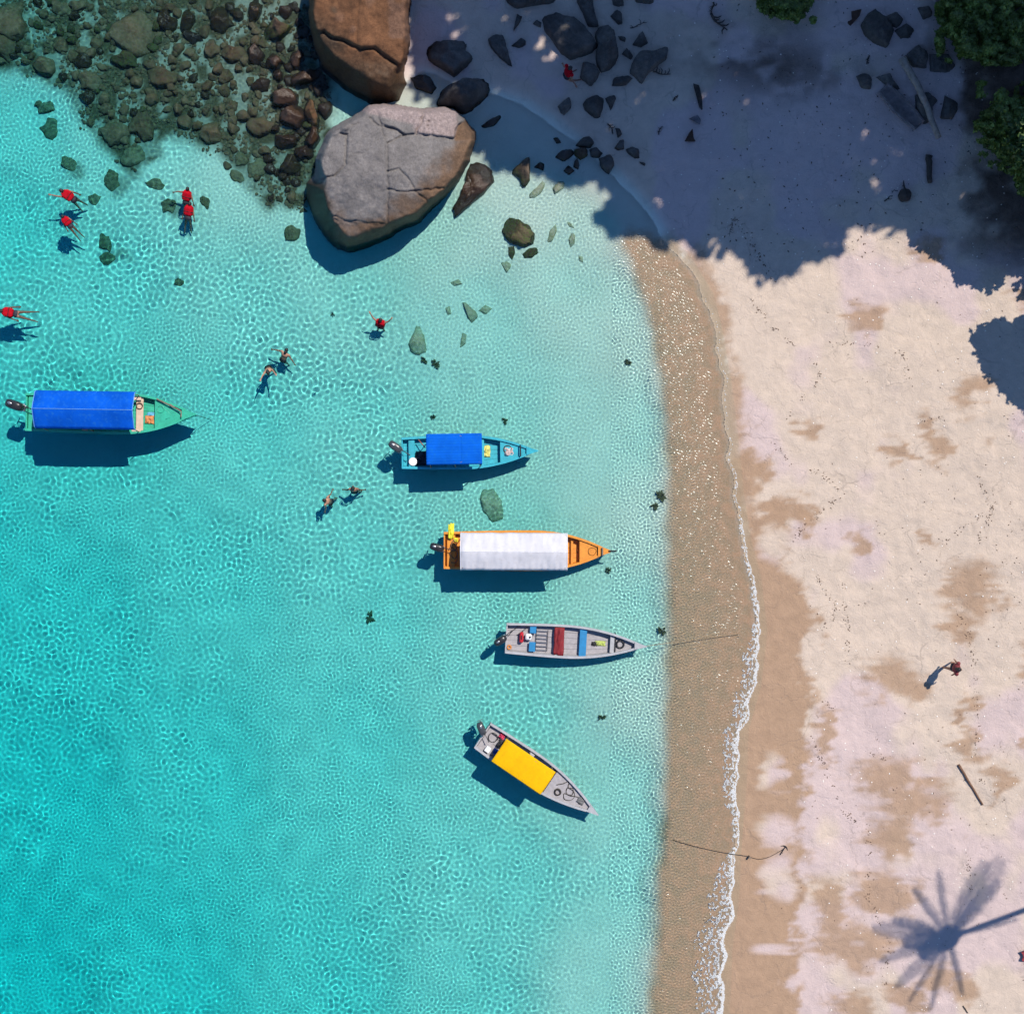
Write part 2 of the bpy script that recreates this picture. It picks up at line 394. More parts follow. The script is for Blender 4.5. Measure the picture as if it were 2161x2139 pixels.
    bp = nd(nt, 'ShaderNodeBump'); bp.inputs['Strength'].default_value = .42; bp.inputs['Distance'].default_value = .05
    a4 = nd(nt, 'ShaderNodeMath', operation='MULTIPLY_ADD'); nt.links.new(tra.outputs[0], a4.inputs[0]); a4.inputs[1].default_value = -.5; nt.links.new(a3.outputs[0], a4.inputs[2])
    a5 = nd(nt, 'ShaderNodeMath', operation='MULTIPLY_ADD'); nt.links.new(n_mid.outputs[0], a5.inputs[0]); a5.inputs[1].default_value = 2.2; nt.links.new(a4.outputs[0], a5.inputs[2])
    nt.links.new(a5.outputs[0], bp.inputs['Height']); nt.links.new(bp.outputs[0], b.inputs['Normal'])
    nt.links.new(b.outputs[0], out.inputs[0]); return m
me.materials.append(sand_material())

# ------------------------------------------------------------------ sea surface (refracting wave mesh that focuses the sun) and its water
G1, G2, G3, G4 = .265, .11, .22, .17
WF = 0.024                                                     # fine spacing near the shore; every second sample further out
wx = np.arange(-23.0, 11.8, WF); wy = np.arange(-23.0, 23.0, WF)
if len(wx) % 2 == 0: wx = wx[:-1]
if len(wy) % 2 == 0: wy = wy[:-1]
SX, SY = np.meshgrid(wx, wy); nW = SX.shape
SPX, SPY = CX + SX * PPM, CY - SY * PPM
kx = np.fft.rfftfreq(nW[1], WF) * 2 * np.pi; ky = np.fft.fftfreq(nW[0], WF) * 2 * np.pi
KX, KY = np.meshgrid(kx, ky); KK = np.hypot(KX, KY) + 1e-9
def band(lam, width, seed, aniso=0.0, ang=0.0):
    r = np.random.default_rng(seed); k0 = 2 * np.pi / lam
    s = np.exp(-((KK - k0) / (k0 * width)) ** 2)
    if aniso: s = s * (1 - aniso + aniso * np.cos(np.arctan2(KY, KX) - ang) ** 2)
    h = np.fft.irfft2(np.fft.rfft2(r.standard_normal(nW)) * s, s=nW)
    return h / h.std()
def upsample(c, step):
    a = np.arange(nW[1]); b_ = np.arange(nW[0])
    ia = np.minimum(a // step, c.shape[1] - 2); ib = np.minimum(b_ // step, c.shape[0] - 2)
    fa = (a - ia * step) / step; fb = ((b_ - ib * step) / step)[:, None]
    t0 = c[ib][:, ia] * (1 - fa) + c[ib][:, ia + 1] * fa; t1 = c[ib + 1][:, ia] * (1 - fa) + c[ib + 1][:, ia + 1] * fa
    return t0 * (1 - fb) + t1 * fb
cx_, cy_ = np.meshgrid(wx[0] + np.arange(len(wx) // 4 + 2) * 4 * WF, wy[0] + np.arange(len(wy) // 4 + 2) * 4 * WF)
cz = terrain_z(cx_, cy_, False)
ground = upsample(cz, 4)
dep = np.clip(-ground, 0.015, 3.5)
p1 = upsample(fbm((CX + cx_ * PPM) / 190., (CY - cy_ * PPM) / 190., 101, 3) + (fbm((CX + cx_ * PPM) / 60., (CY - cy_ * PPM) / 60., 111, 2) - .5) * .2, 4)
L1, L2, L3 = .27, .185, .15
A1 = band(L1, .42, 1); A2 = band(L2, .42, 2); A3 = band(L3, .38, 3, .3, 0.2); A4 = band(1.6, .4, 4); A5 = band(.125, .34, 5, .7, 1.45)
near = 1 - sstep(.45, 1.15, dep); wl = sstep(.44, .60, p1)
def foc(lam, gain): return gain / ((2 * np.pi / lam) ** 2 * 0.25)
HS = (1 - near) * ((1 - wl) * A1 * np.minimum(foc(L1, G1) / np.maximum(dep, .5), .03)
                   + wl * A2 * np.minimum(foc(L2, G1) / np.maximum(dep, .5), .02)
                   + A2 * np.minimum(foc(L2, G2) / np.maximum(dep, .5), .01)) \
     + near * sstep(.06, .22, dep) * (A3 * np.minimum(foc(L3, G3) / np.maximum(dep, .3), .009) + A2 * np.minimum(foc(L2, G4) / np.maximum(dep, .35), .012))
amp = upsample(.55 + .9 * fbm((CX + cx_ * PPM) / 130., (CY - cy_ * PPM) / 130., 141, 3), 4); HS = HS * amp
HS = HS + A4 * .003 * sstep(.3, .9, dep)
HS = HS + A5 * np.minimum(foc(.125, .24) / np.maximum(dep, .07), .0040) * (1 - sstep(.14, .45, dep)) * sstep(.012, .03, dep)
for (a, b, amp, lam, dec) in [(800, 690, .0035, .46, 1.6), (603, 760, .003, .4, 1.2), (148, 430, .003, .4, 1.2), (30, 662, .004, .42, 1.5), (398, 440, .003, .4, 1.2),
                              (691, 1058, .003, .38, 1.0), (746, 1032, .003, .38, 1.0), (1075, 400, .003, .30, 1.3), (1000, 430, .003, .26, .8)]:
    r = np.hypot(SPX - a, SPY - b) / PPM
    HS = HS + amp * np.sin(2 * np.pi * r / lam + 1.0) * np.exp(-r / dec) * sstep(.3, .8, r)
edge = np.minimum(np.minimum(SX + 23, wy[-1] - SY), SY + 23); HS = HS * sstep(0, 1, edge)
shal = np.exp(-dep / .12)
XS = int((1300 - CX) / PPM / WF + 23.0 / WF) // 2 * 2          # column where the fine part starts
co_all, fc_all, at_all = [], [], []
def sheet(X, Y, Z, A, keep):
    f = grid_faces(*X.shape)[keep.ravel()]; used = np.unique(f); remap = np.full(X.size, -1); remap[used] = np.arange(len(used))
    base = sum(len(c) for c in co_all)
    co_all.append(np.stack([X, Y, Z], -1).reshape(-1, 3)[used]); at_all.append(A.ravel()[used]); fc_all.append(remap[f] + base)
wet = ground < -0.006
def keepmask(w): return w[:-1, :-1] | w[1:, :-1] | w[:-1, 1:] | w[1:, 1:]
exl = [-420, -160, -60, -32, -25]; eyb = [-420, -160, -60, -32, -25]; eyt = [25, 32, 60, 160, 420]
cX = np.concatenate([exl, wx[:XS + 1:2]]); cY = np.concatenate([eyb, wy[::2], eyt]); gX, gY = np.meshgrid(cX, cY)
gZ = np.zeros(gX.shape); gZ[5:-5, 5:] = HS[::2, :XS + 1:2]; gA = np.zeros(gX.shape); gA[5:-5, 5:] = shal[::2, :XS + 1:2]
gw = np.ones(gX.shape, bool); gw[5:-5, 5:] = wet[::2, :XS + 1:2]; gw[-5:, 5:] = gw[-6:-5, 5:]
sheet(gX, gY, gZ, gA, keepmask(gw))
sheet(SX[:, XS:], SY[:, XS:], HS[:, XS:], shal[:, XS:], keepmask(wet[:, XS:]))
fX, fY = np.meshgrid(np.linspace(wx[XS], 9.2, 8), np.array(eyb[:-1] + [-25, -23.0])); sheet(fX, fY, fX * 0, fX * 0, np.ones((5, 7), bool))
me = fast_mesh('sea_surface', np.concatenate(co_all), np.concatenate(fc_all))
av = np.concatenate(at_all); set_attr(me, 'shallow', np.stack([av, av, av, av * 0 + 1], -1))
sea = bpy.data.objects.new('sea_surface', me); C.objects.link(sea); tag(sea, kind='structure')
print('SEA', len(me.polygons))
def water_material():
    m, nt, out = new_mat('water_surface')
    rf_ = nd(nt, 'ShaderNodeBsdfRefraction'); rf_.inputs['IOR'].default_value = 1.33; rf_.inputs['Roughness'].default_value = 0
    gl = nd(nt, 'ShaderNodeBsdfGlossy'); gl.inputs['Roughness'].default_value = .20
    fr = nd(nt, 'ShaderNodeFresnel'); fr.inputs['IOR'].default_value = 1.33
    geo = nd(nt, 'ShaderNodeNewGeometry'); n = noise_node(nt, geo.outputs['Position'], 9.0, 3, .6)
    at = nd(nt, 'ShaderNodeAttribute', attribute_name='shallow')
    st = nd(nt, 'ShaderNodeMath', operation='MULTIPLY_ADD'); nt.links.new(at.outputs['Fac'], st.inputs[0]); st.inputs[1].default_value = .20; st.inputs[2].default_value = .02
    bp = nd(nt, 'ShaderNodeBump'); bp.inputs['Distance'].default_value = .05; nt.links.new(st.outputs[0], bp.inputs['Strength']); nt.links.new(n.outputs[0], bp.inputs['Height'])
    nt.links.new(bp.outputs[0], gl.inputs['Normal'])
    mx = nd(nt, 'ShaderNodeMixShader'); nt.links.new(fr.outputs[0], mx.inputs[0]); nt.links.new(rf_.outputs[0], mx.inputs[1]); nt.links.new(gl.outputs[0], mx.inputs[2])
    nt.links.new(mx.outputs[0], out.inputs[0]); return m
me.materials.append(water_material()); sea.cycles.is_caustics_caster = True
# the body of water below it: one even, absorbing volume
def water_body():
    m, nt, out = new_mat('water_absorption')
    v = nd(nt, 'ShaderNodeVolumeAbsorption'); v.inputs['Color'].default_value = (0.0, 0.935, 0.965, 1); v.inputs['Density'].default_value = 1.25
    nt.links.new(v.outputs[0], out.inputs['Volume'])
    pts = [(WATERLINE[0][0] + 12, 12000)] + [(a + 14, b) for a, b in WATERLINE] + [(574, -12000), (-12000, -12000), (-12000, 12000)]
    bm = bmesh.new()
    vt = [bm.verts.new(((a - CX) / PPM, -(b - CY) / PPM, .04)) for a, b in pts]; vb = [bm.verts.new((v_.co.x, v_.co.y, -9.0)) for v_ in vt]
    bm.faces.new(vt); bm.faces.new(vb[::-1])
    for i in range(len(vt)):
        j = (i + 1) % len(vt); bm.faces.new((vt[j], vt[i], vb[i], vb[j]))
    bmesh.ops.recalc_face_normals(bm, faces=bm.faces); bmesh.ops.triangulate(bm, faces=bm.faces)
    me = bpy.data.meshes.new('sea_water'); bm.to_mesh(me); bm.free(); me.materials.append(m)
    o = bpy.data.objects.new('sea_water', me); C.objects.link(o); tag(o, kind='structure'); return o
water_body()
# ------------------------------------------------------------------ rocks
def rock_material(name, cols, algae=None, algae_z=None, wet_z=None, wet_col=(.03, .022, .016), speck=0.25, rough=.8, scale=1.2, stain=None):
    """granite / reef rock: large mottling, mineral specks, optional algae or wet band by height above the water"""
    if name in MATS: return MATS[name]
    m, nt, out = new_mat(name)
    geo = nd(nt, 'ShaderNodeNewGeometry'); vec = geo.outputs['Position']
    n1 = noise_node(nt, vec, scale, 5, .6, .5); n2 = noise_node(nt, vec, scale * 5, 4, .65); n3 = noise_node(nt, vec, 26, 3, .7)
    oi = nd(nt, 'ShaderNodeObjectInfo')
    r = nd(nt, 'ShaderNodeValToRGB'); els = r.color_ramp.elements
    while len(els) < len(cols): els.new(.5)
    for i, c in enumerate(cols): els[i].position = .3 + .4 * i / max(1, len(cols) - 1); els[i].color = (*c, 1)
    ad = nd(nt, 'ShaderNodeMath', operation='MULTIPLY_ADD'); nt.links.new(oi.outputs['Random'], ad.inputs[0]); ad.inputs[1].default_value = .22; nt.links.new(n1.outputs[0], ad.inputs[2])
    sb = nd(nt, 'ShaderNodeMath', operation='SUBTRACT'); nt.links.new(ad.outputs[0], sb.inputs[0]); sb.inputs[1].default_value = .11
    nt.links.new(sb.outputs[0], r.inputs[0]); c = r.outputs[0]
    g = ramp(nt, n2.outputs[0], .3, .7, (1 - speck, 1 - speck, 1 - speck, 1), (1 + speck, 1 + speck, 1 + speck, 1)); c = mix(nt, 1.0, c, g.outputs[0], 'MULTIPLY')
    g = ramp(nt, n3.outputs[0], .3, .7, (.78, .78, .78, 1), (1.2, 1.2, 1.2, 1)); c = mix(nt, 1.0, c, g.outputs[0], 'MULTIPLY')
    sx = nd(nt, 'ShaderNodeSeparateXYZ'); nt.links.new(vec, sx.inputs[0])
    def zband(lo, hi):
        a = nd(nt, 'ShaderNodeMath', operation='MULTIPLY_ADD'); nt.links.new(n2.outputs[0], a.inputs[0]); a.inputs[1].default_value = -.5 * abs(hi - lo) - .12; nt.links.new(sx.outputs[2], a.inputs[2])
        mr = nd(nt, 'ShaderNodeMapRange'); mr.inputs[1].default_value = lo - .06; mr.inputs[2].default_value = hi - .06; mr.inputs[3].default_value = 1; mr.inputs[4].default_value = 0
        nt.links.new(a.outputs[0], mr.inputs[0]); return mr.outputs[0]
    if stain:
        c = mix(nt, zband(stain[1], stain[2]), c, stain[0])
    rg = None
    if wet_z is not None:
        rg = zband(wet_z[0], wet_z[1]); c = mix(nt, rg, c, wet_col)
    if algae:
        gz = ramp(nt, n2.outputs[0], .40, .60)
        mm = nd(nt, 'ShaderNodeMath', operation='MULTIPLY'); nt.links.new(gz.outputs[0], mm.inputs[0])
        if algae_z is not None: nt.links.new(zband(*algae_z), mm.inputs[1])
        else: mm.inputs[1].default_value = .75
        c = mix(nt, mm.outputs[0], c, algae)
    b = nd(nt, 'ShaderNodeBsdfPrincipled'); nt.links.new(c, b.inputs['Base Color'])
    b.inputs['Roughness'].default_value = rough; b.inputs['Specular IOR Level'].default_value = .3
    if rg is not None:
        mr = nd(nt, 'ShaderNodeMapRange'); mr.inputs[3].default_value = rough; mr.inputs[4].default_value = .22; nt.links.new(rg, mr.inputs[0]); nt.links.new(mr.outputs[0], b.inputs['Roughness'])
    bp = nd(nt, 'ShaderNodeBump'); bp.inputs['Strength'].default_value = .6; bp.inputs['Distance'].default_value = .06
    a = nd(nt, 'ShaderNodeMath', operation='MULTIPLY_ADD'); nt.links.new(n3.outputs[0], a.inputs[0]); a.inputs[1].default_value = .3; nt.links.new(n2.outputs[0], a.inputs[2])
    nt.links.new(a.outputs[0], bp.inputs['Height']); nt.links.new(bp.outputs[0], b.inputs['Normal'])
    nt.links.new(b.outputs[0], out.inputs[0]); MATS[name] = m; return m
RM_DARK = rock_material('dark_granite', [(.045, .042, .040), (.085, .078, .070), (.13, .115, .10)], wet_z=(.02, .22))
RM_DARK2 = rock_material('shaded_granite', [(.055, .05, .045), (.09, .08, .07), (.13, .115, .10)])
RM_REEF = rock_material('reef_rock', [(.085, .048, .030), (.17, .10, .060), (.26, .175, .11)], algae=(.12, .10, .045), scale=1.6)
RM_RUST = rock_material('rusty_reef_rock', [(.09, .045, .024), (.17, .085, .042), (.21, .13, .07)], algae=(.06, .045, .02), wet_z=(.0, .12), scale=1.6)
RM_WET = rock_material('wet_reef_rock', [(.035, .020, .014), (.07, .042, .028), (.11, .075, .05)], wet_z=(.05, .45), wet_col=(.05, .03, .02), scale=2.0, rough=.4)
RM_MOSS = rock_material('mossy_rock', [(.05, .032, .022), (.085, .058, .038), (.13, .095, .065)], algae=(.06, .085, .02), algae_z=(-.05, .16), scale=2.4, speck=.4)
RM_PALE = rock_material('pale_seabed_rock', [(.40, .37, .27), (.52, .48, .36), (.64, .60, .46)], algae=(.32, .33, .17), scale=2.0)

def resample(poly, n):
    pts = [Vector((a, b, 0)) for a, b in poly]; L = [0]
    for i in range(len(pts)): L.append(L[-1] + (pts[(i + 1) % len(pts)] - pts[i]).length)
    out = []
    for k in range(n):
        t = L[-1] * k / n; i = max(j for j in range(len(pts)) if L[j] <= t + 1e-9)
        f = (t - L[i]) / max(1e-9, L[i + 1] - L[i]); out.append(pts[i].lerp(pts[(i + 1) % len(pts)], f))
    return [(p.x, p.y) for p in out]
def rock(name, poly, h, mat, label, group=None, n=30, rings=9, seed=0, base=None, facets=4, smooth_outline=1, tilt=(0, 0), edge=.35, top_flat=.55):
    """solid rock: plan outline from `poly` (photo px), domed and cut by a few tilted planes, roughened, sunk into the ground"""
    rnd = random.Random(seed * 77 + len(poly)); pl = resample(poly, n)
    for _ in range(smooth_outline):
        pl = [((pl[i - 1][0] + 2 * pl[i][0] + pl[(i + 1) % n][0]) / 4, (pl[i - 1][1] + 2 * pl[i][1] + pl[(i + 1) % n][1]) / 4) for i in range(n)]
    cxm = sum(p[0] for p in pl) / n; cym = sum(p[1] for p in pl) / n
    if base is None:
        g = PG(cxm, cym); zb = g.z
    else: zb = base
    zr = zb + h * .3
    pts = [P(a, b, zr) for a, b in pl]; c = sum(pts, Vector()) / n
    R = sum((p - c).to_2d().length for p in pts) / n
    planes = []
    for k in range(facets):
        th = rnd.uniform(0, 2 * math.pi); sl_ = rnd.uniform(.15, .75); planes.append((math.cos(th) * sl_, math.sin(th) * sl_, rnd.uniform(.72, 1.05)))
    vs_, fs = [], []
    def hz(x, y, t):
        dome = (1 - (1 - min(1, t / edge)) ** 2.2) * (top_flat + (1 - top_flat) * (1 - (1 - t) ** 2))
        u, v = (x - c.x) / R, (y - c.y) / R
        z = dome
        for (a, b, d) in planes: z = min(z, max(.06, d - a * u - b * v) if t > 0 else z)
        return z + (tilt[0] * u + tilt[1] * v) * t
    nz = 2.3 / max(R, .15)
    off = Vector((seed * 3.17, seed * 1.3, 0))
    for j in range(-2, rings):
        for i in range(n):
            p = pts[i]
            if j < 0:
                q = c.lerp(p, 1.0 - .03 * (j + 2)); z = zb - (.5 if j == -2 else .12) * max(h, .3) - .05; w = Vector((q.x, q.y, z))
                if j == -2: w = Vector((c.x + (p.x - c.x) * .9, c.y + (p.y - c.y) * .9, z))
            else:
                t = j / (rings - .6); q = c.lerp(p, 1 - t); w = Vector((q.x, q.y, zb + h * hz(q.x, q.y, t)))
                d = mnoise.fractal(w * nz * .8 + off, 1.0, 2.0, 3) * .10 * min(R, h * 1.6) + mnoise.fractal(w * nz * 2.6 + off, .8, 2.0, 3) * .05 * min(R, h * 1.6)
                w += Vector((q.x - c.x, q.y - c.y, R * .8)).normalized() * d
            vs_.append(w - Vector((c.x, c.y, zb)))
    nr = rings + 2
    for j in range(nr - 1):
        for i in range(n):
            i2 = (i + 1) % n; fs.append((j * n + i, j * n + i2, (j + 1) * n + i2, (j + 1) * n + i))
    top = len(vs_); zc = sum(v.z for v in vs_[-n:]) / n
    cc = sum(vs_[-n:], Vector()) / n; vs_.append(Vector((cc.x, cc.y, zc)))
    for i in range(n): fs.append(((nr - 1) * n + i, (nr - 1) * n + (i + 1) % n, top))
    m = bpy.data.meshes.new(name); m.from_pydata([tuple(v) for v in vs_], [], fs); m.update(); m.shade_smooth(); m.materials.append(mat)
    o = bpy.data.objects.new(name, m); C.objects.link(o); o.location = (c.x, c.y, zb)
    return tag(o, label, 'rock', group)
def oval(cx, cy, rx, ry, seed, ang=0.0, n=11, rough=.16):
    rnd = random.Random(seed); out = []
    for k in range(n):
        th = 2 * math.pi * k / n; r = 1 + rnd.uniform(-rough, rough)
        x, y = rx * r * math.cos(th), ry * r * math.sin(th)
        out.append((cx + x * math.cos(ang) - y * math.sin(ang), cy + x * math.sin(ang) + y * math.cos(ang)))
    return out
def Z(o, s, pts): return [(o[0] + a / s, o[1] + b / s) for a, b in pts]
zC = lambda *p: Z((870, 0), 6.373, p)
zD = lambda *p: Z((1120, 0), 4.78, p)
zE = lambda *p: Z((940, 280), 3.864, p)
zF = lambda *p: Z((700, 560), 3.864, p)
zT = lambda *p: Z((1760, 0), 4.157, p)

# ---- the big fractured granite boulder and the orange boulder behind it: dense height sheets with grooves along the joints
def height_boulder(name, outline, hfun, mat, attrs=None, step=2.6, floor=-1.2):
    xs = [p[0] for p in outline]; ys = [p[1] for p in outline]
    gx = np.arange(min(xs) - 6, max(xs) + 6, step); gy = np.arange(min(ys) - 6, max(ys) + 6, step)
    X, Y = np.meshgrid(gx, gy); wx_ = (fbm(X / 30., Y / 30., 3, 3) - .5) * 14; wy_ = (fbm(X / 30., Y / 30., 8, 3) - .5) * 14
    sd = poly_sd(X + wx_ * .6, Y + wy_ * .6, outline)
    Zh = hfun(X, Y, sd); Zh = np.where(sd < 0, floor, Zh)
    zz = np.maximum(Zh, 0)
    k = (H - zz) / H / PPM
    co = np.stack([(X - CX) * k, -(Y - CY) * k, Zh], -1).reshape(-1, 3)
    f = grid_faces(*X.shape); keep = (sd > -step * 1.5); kf = (keep[:-1, :-1] & keep[1:, :-1] & keep[:-1, 1:] & keep[1:, 1:]).ravel()
    f = f[kf][:, ::-1]; used = np.unique(f); remap = np.full(X.size, -1); remap[used] = np.arange(len(used))
    me = fast_mesh(name, co[used], remap[f])
    if attrs is not None: set_attr(me, 'tone', attrs(X, Y, sd, Zh).reshape(-1, 4)[used])
    me.materials.append(mat); o = bpy.data.objects.new(name, me); C.objects.link(o); return o
def boulder_material(name, grey, pink, orange, dark):
    m, nt, out = new_mat(name)
    geo = nd(nt, 'ShaderNodeNewGeometry'); vec = geo.outputs['Position']
    at = nd(nt, 'ShaderNodeAttribute', attribute_name='tone'); sp = nd(nt, 'ShaderNodeSeparateColor'); nt.links.new(at.outputs['Color'], sp.inputs[0])
    n1 = noise_node(nt, vec, 1.3, 6, .6, .4); n2 = noise_node(nt, vec, 9, 4, .7); n3 = noise_node(nt, vec, 38, 3, .75)
    def vary(col, a, nz): return ramp(nt, nz.outputs[0], .3, .7, tuple(c * (1 - a) for c in col) + (1,), tuple(c * (1 + a) for c in col) + (1,)).outputs[0]
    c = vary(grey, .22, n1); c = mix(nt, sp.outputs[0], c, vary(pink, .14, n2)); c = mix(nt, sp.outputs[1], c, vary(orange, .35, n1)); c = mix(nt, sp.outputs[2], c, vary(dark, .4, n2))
    g = ramp(nt, n3.outputs[0], .32, .68, (.60, .60, .60, 1), (1.36, 1.36, 1.36, 1)); c = mix(nt, 1.0, c, g.outputs[0], 'MULTIPLY')
    g = ramp(nt, n2.outputs[0], .3, .7, (.78, .78, .78, 1), (1.2, 1.2, 1.2, 1)); c = mix(nt, 1.0, c, g.outputs[0], 'MULTIPLY')
    b = nd(nt, 'ShaderNodeBsdfPrincipled'); nt.links.new(c, b.inputs['Base Color']); b.inputs['Specular IOR Level'].default_value = .3
    mr = nd(nt, 'ShaderNodeMapRange'); mr.inputs[3].default_value = .85; mr.inputs[4].default_value = .5; nt.links.new(sp.outputs[2], mr.inputs[0]); nt.links.new(mr.outputs[0], b.inputs['Roughness'])
    bp = nd(nt, 'ShaderNodeBump'); bp.inputs['Strength'].default_value = .5; bp.inputs['Distance'].default_value = .04
    a = nd(nt, 'ShaderNodeMath', operation='MULTIPLY_ADD'); nt.links.new(n3.outputs[0], a.inputs[0]); a.inputs[1].default_value = .4; nt.links.new(n2.outputs[0], a.inputs[2])
    nt.links.new(a.outputs[0], bp.inputs['Height']); nt.links.new(bp.outputs[0], b.inputs['Normal'])
    nt.links.new(b.outputs[0], out.inputs[0]); return m
BOUT = [(776, 220), (805, 216), (858, 222), (893, 227), (937, 224), (963, 231), (985, 250), (1007, 278), (1006, 296), (992, 340), (966, 381), (940, 412), (912, 437), (887, 463),
        (849, 482), (805, 505), (764, 520), (735, 527), (711, 519), (682, 492), (659, 457), (645, 415), (645, 386), (661, 369), (667, 337), (679, 293), (694, 272), (723, 252), (741, 243)]
CRACKS = [([(802, 255), (808, 278), (815, 305), (817, 363), (818, 401), (817, 469)], 3.0, .09), ([(779, 249), (790, 258), (802, 267)], 2.6, .10),
          ([(812, 267), (834, 272), (853, 286), (832, 296), (817, 304)], 2.8, .13), ([(855, 284), (877, 284), (886, 268), (896, 240)], 3.0, .13),
          ([(877, 280), (916, 287), (957, 293)], 3.0, .10), ([(717, 283), (733, 284), (731, 320), (729, 346), (718, 360), (708, 372), (682, 378)], 3.2, .14),
          ([(743, 264), (758, 259)], 2.2, .06), ([(818, 401), (845, 404), (872, 404), (905, 400), (937, 396)], 3.0, .12), ([(818, 360), (843, 357), (864, 381), (875, 398)], 2.6, .09),
          ([(875, 404), (893, 416), (905, 431)], 2.6, .09), ([(702, 457), (732, 466), (782, 470), (834, 475)], 2.8, .09), ([(733, 322), (775, 325)], 1.8, .03), ([(741, 243), (760, 232), (785, 228), (850, 232)], 2.4, .07),
          ([(840, 372), (832, 396)], 1.6, .04)]
PLATES = [([(818, 360), (843, 357), (864, 381), (875, 398), (818, 401)], -.05), ([(812, 267), (834, 272), (853, 286), (832, 296), (817, 304)], -.14),
          ([(896, 236), (877, 283), (916, 287), (957, 293), (965, 264), (963, 231)], .22), ([(800, 236), (896, 236), (877, 284), (853, 285), (834, 272), (802, 258)], .10),
          ([(717, 283), (733, 284), (729, 346), (708, 372), (660, 380), (680, 293)], -.10), ([(957, 293), (965, 264), (985, 250), (1010, 278), (1006, 296)], -.35),
          ([(702, 459), (732, 468), (782, 472), (834, 477), (800, 510), (735, 530)], -.16)]
def boulder_h(X, Y, sd):
    d = np.clip(sd, 0, None)
    u = (X - 820) / 180; v = (Y - 370) / 150
    base = 2.5 - .45 * u - .75 * v * np.where(v > 0, 1.0, .15) - .48 * u * u - .30 * v * v
    west = sstep(0, 1, np.clip((735 - X) / 40, 0, 1)) * sstep(340, 400, Y)
    ew = 16 + 26 * west + 16 * sstep(.2, .9, v) * (1 - west)
    e = np.clip(d / ew, 0, 1); prof = (1 - west) * (1 - (1 - e) ** 2.3) + west * np.clip(e * 1.1, 0, 1) ** .85
    z = base * prof - .45 * (1 - e) ** 3
    z = z + (fbm(X / 40., Y / 40., 15, 4) - .5) * .16 + (fbm(X / 9., Y / 9., 16, 3) - .5) * .05
    for pl, dz in PLATES:
        s = poly_sd(X + (fbm(X / 12., Y / 12., 4, 2) - .5) * 5, Y, pl); z = z + dz * .55 * sstep(-1.5, 2.0, s)
    wj = (fbm(X / 10., Y / 10., 44, 2) - .5) * 5; wk = (fbm(X / 10., Y / 10., 45, 2) - .5) * 5
    for pts, w, dp in CRACKS:
        z = z - dp * .9 * np.exp(-(line_dist(X + wj, Y + wk, pts) / (w * .72)) ** 2)
    for (a, b, r) in [(904, 257, 2.6), (903, 266, 1.6)]: z = z - .12 * np.exp(-(np.hypot(X - a, Y - b) / r) ** 2)
    z = z + .10 * np.exp(-(np.hypot(X - 727, Y - 268) / 9) ** 4)
    return z
def boulder_tone(X, Y, sd, Zh):
    n = fbm(X / 25., Y / 25., 27, 4) - .5
    pink = np.maximum(sstep(-4, 6, poly_sd(X + n * 16, Y + n * 10, [(760, 210), (970, 215), (968, 292), (915, 288), (878, 284), (870, 262), (800, 246), (765, 236)])), 0) * .85
    org = 1 - sstep(10, 62, sd + n * 50 - 8); org = org * sstep(330, 400, Y + (X - 820) * .55)
    org = np.maximum(org, sstep(-2, 4, poly_sd(X, Y, [(957, 293), (965, 264), (985, 250), (1010, 278), (1006, 300), (960, 300)])))
    org = np.maximum(org, .8 * (1 - sstep(0, 40, np.hypot((X - 865), (Y - 440) * 1.2) - 15 + n * 40)))
    wet = 1 - sstep(.12, .42, Zh + n * .45)
    stain_shade = sstep(-6, 10, poly_sd(X + n * 26, Y + n * 26, [(655, 372), (684, 384), (696, 420), (703, 462), (722, 512), (740, 540), (640, 540), (620, 380)]))  # west face: dark stain, with the shade of that side painted in
    wet = np.maximum(wet, stain_shade * .93)  # dark channel holds the wet band plus the painted west-face darkening
    return np.stack([pink, org * .9, wet, X * 0 + 1], -1)
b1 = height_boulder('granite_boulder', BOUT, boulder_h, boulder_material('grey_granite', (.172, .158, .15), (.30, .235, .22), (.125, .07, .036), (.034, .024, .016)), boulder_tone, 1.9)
tag(b1, 'huge cracked grey granite boulder with a pink top slab, standing in the water', 'boulder')
OOUT = [(648, -70), (649, 0), (651, 44), (657, 97), (673, 141), (705, 170), (746, 199), (776, 219), (815, 226), (852, 222), (857, 200), (860, 176), (852, 150), (860, 123), (866, 58), (868, 0), (866, -70), (820, -130), (700, -120)]
def orange_h(X, Y, sd):
    d = np.clip(sd, 0, None); e = np.clip(d / (14 + 60 * sstep(40, 150, Y - (X - 660) * .45)), 0, 1)
    z = (2.9 - .0062 * np.clip(Y, 0, 300) - .0025 * np.abs(X - 775)) * (1 - (1 - e) ** 2.2) - .4 * (1 - e) ** 3
    cr = [(683, 67), (700, 80), (723, 85), (761, 103), (790, 101), (811, 118), (849, 143)]
    z = z - .16 * np.exp(-(line_dist(X, Y, cr) / 3.0) ** 2)
    below = sstep(-3, 3, poly_sd(X, Y, cr + [(870, 260), (600, 260), (600, 60)])); z = z - .14 * below
    z = z - .05 * np.exp(-(line_dist(X, Y, [(758, 0), (753, 40), (752, 92)]) / 2) ** 2)
    return z + (fbm(X / 50., Y / 50., 51, 4) - .5) * .25 + (fbm(X / 9., Y / 9., 52, 3) - .5) * .04
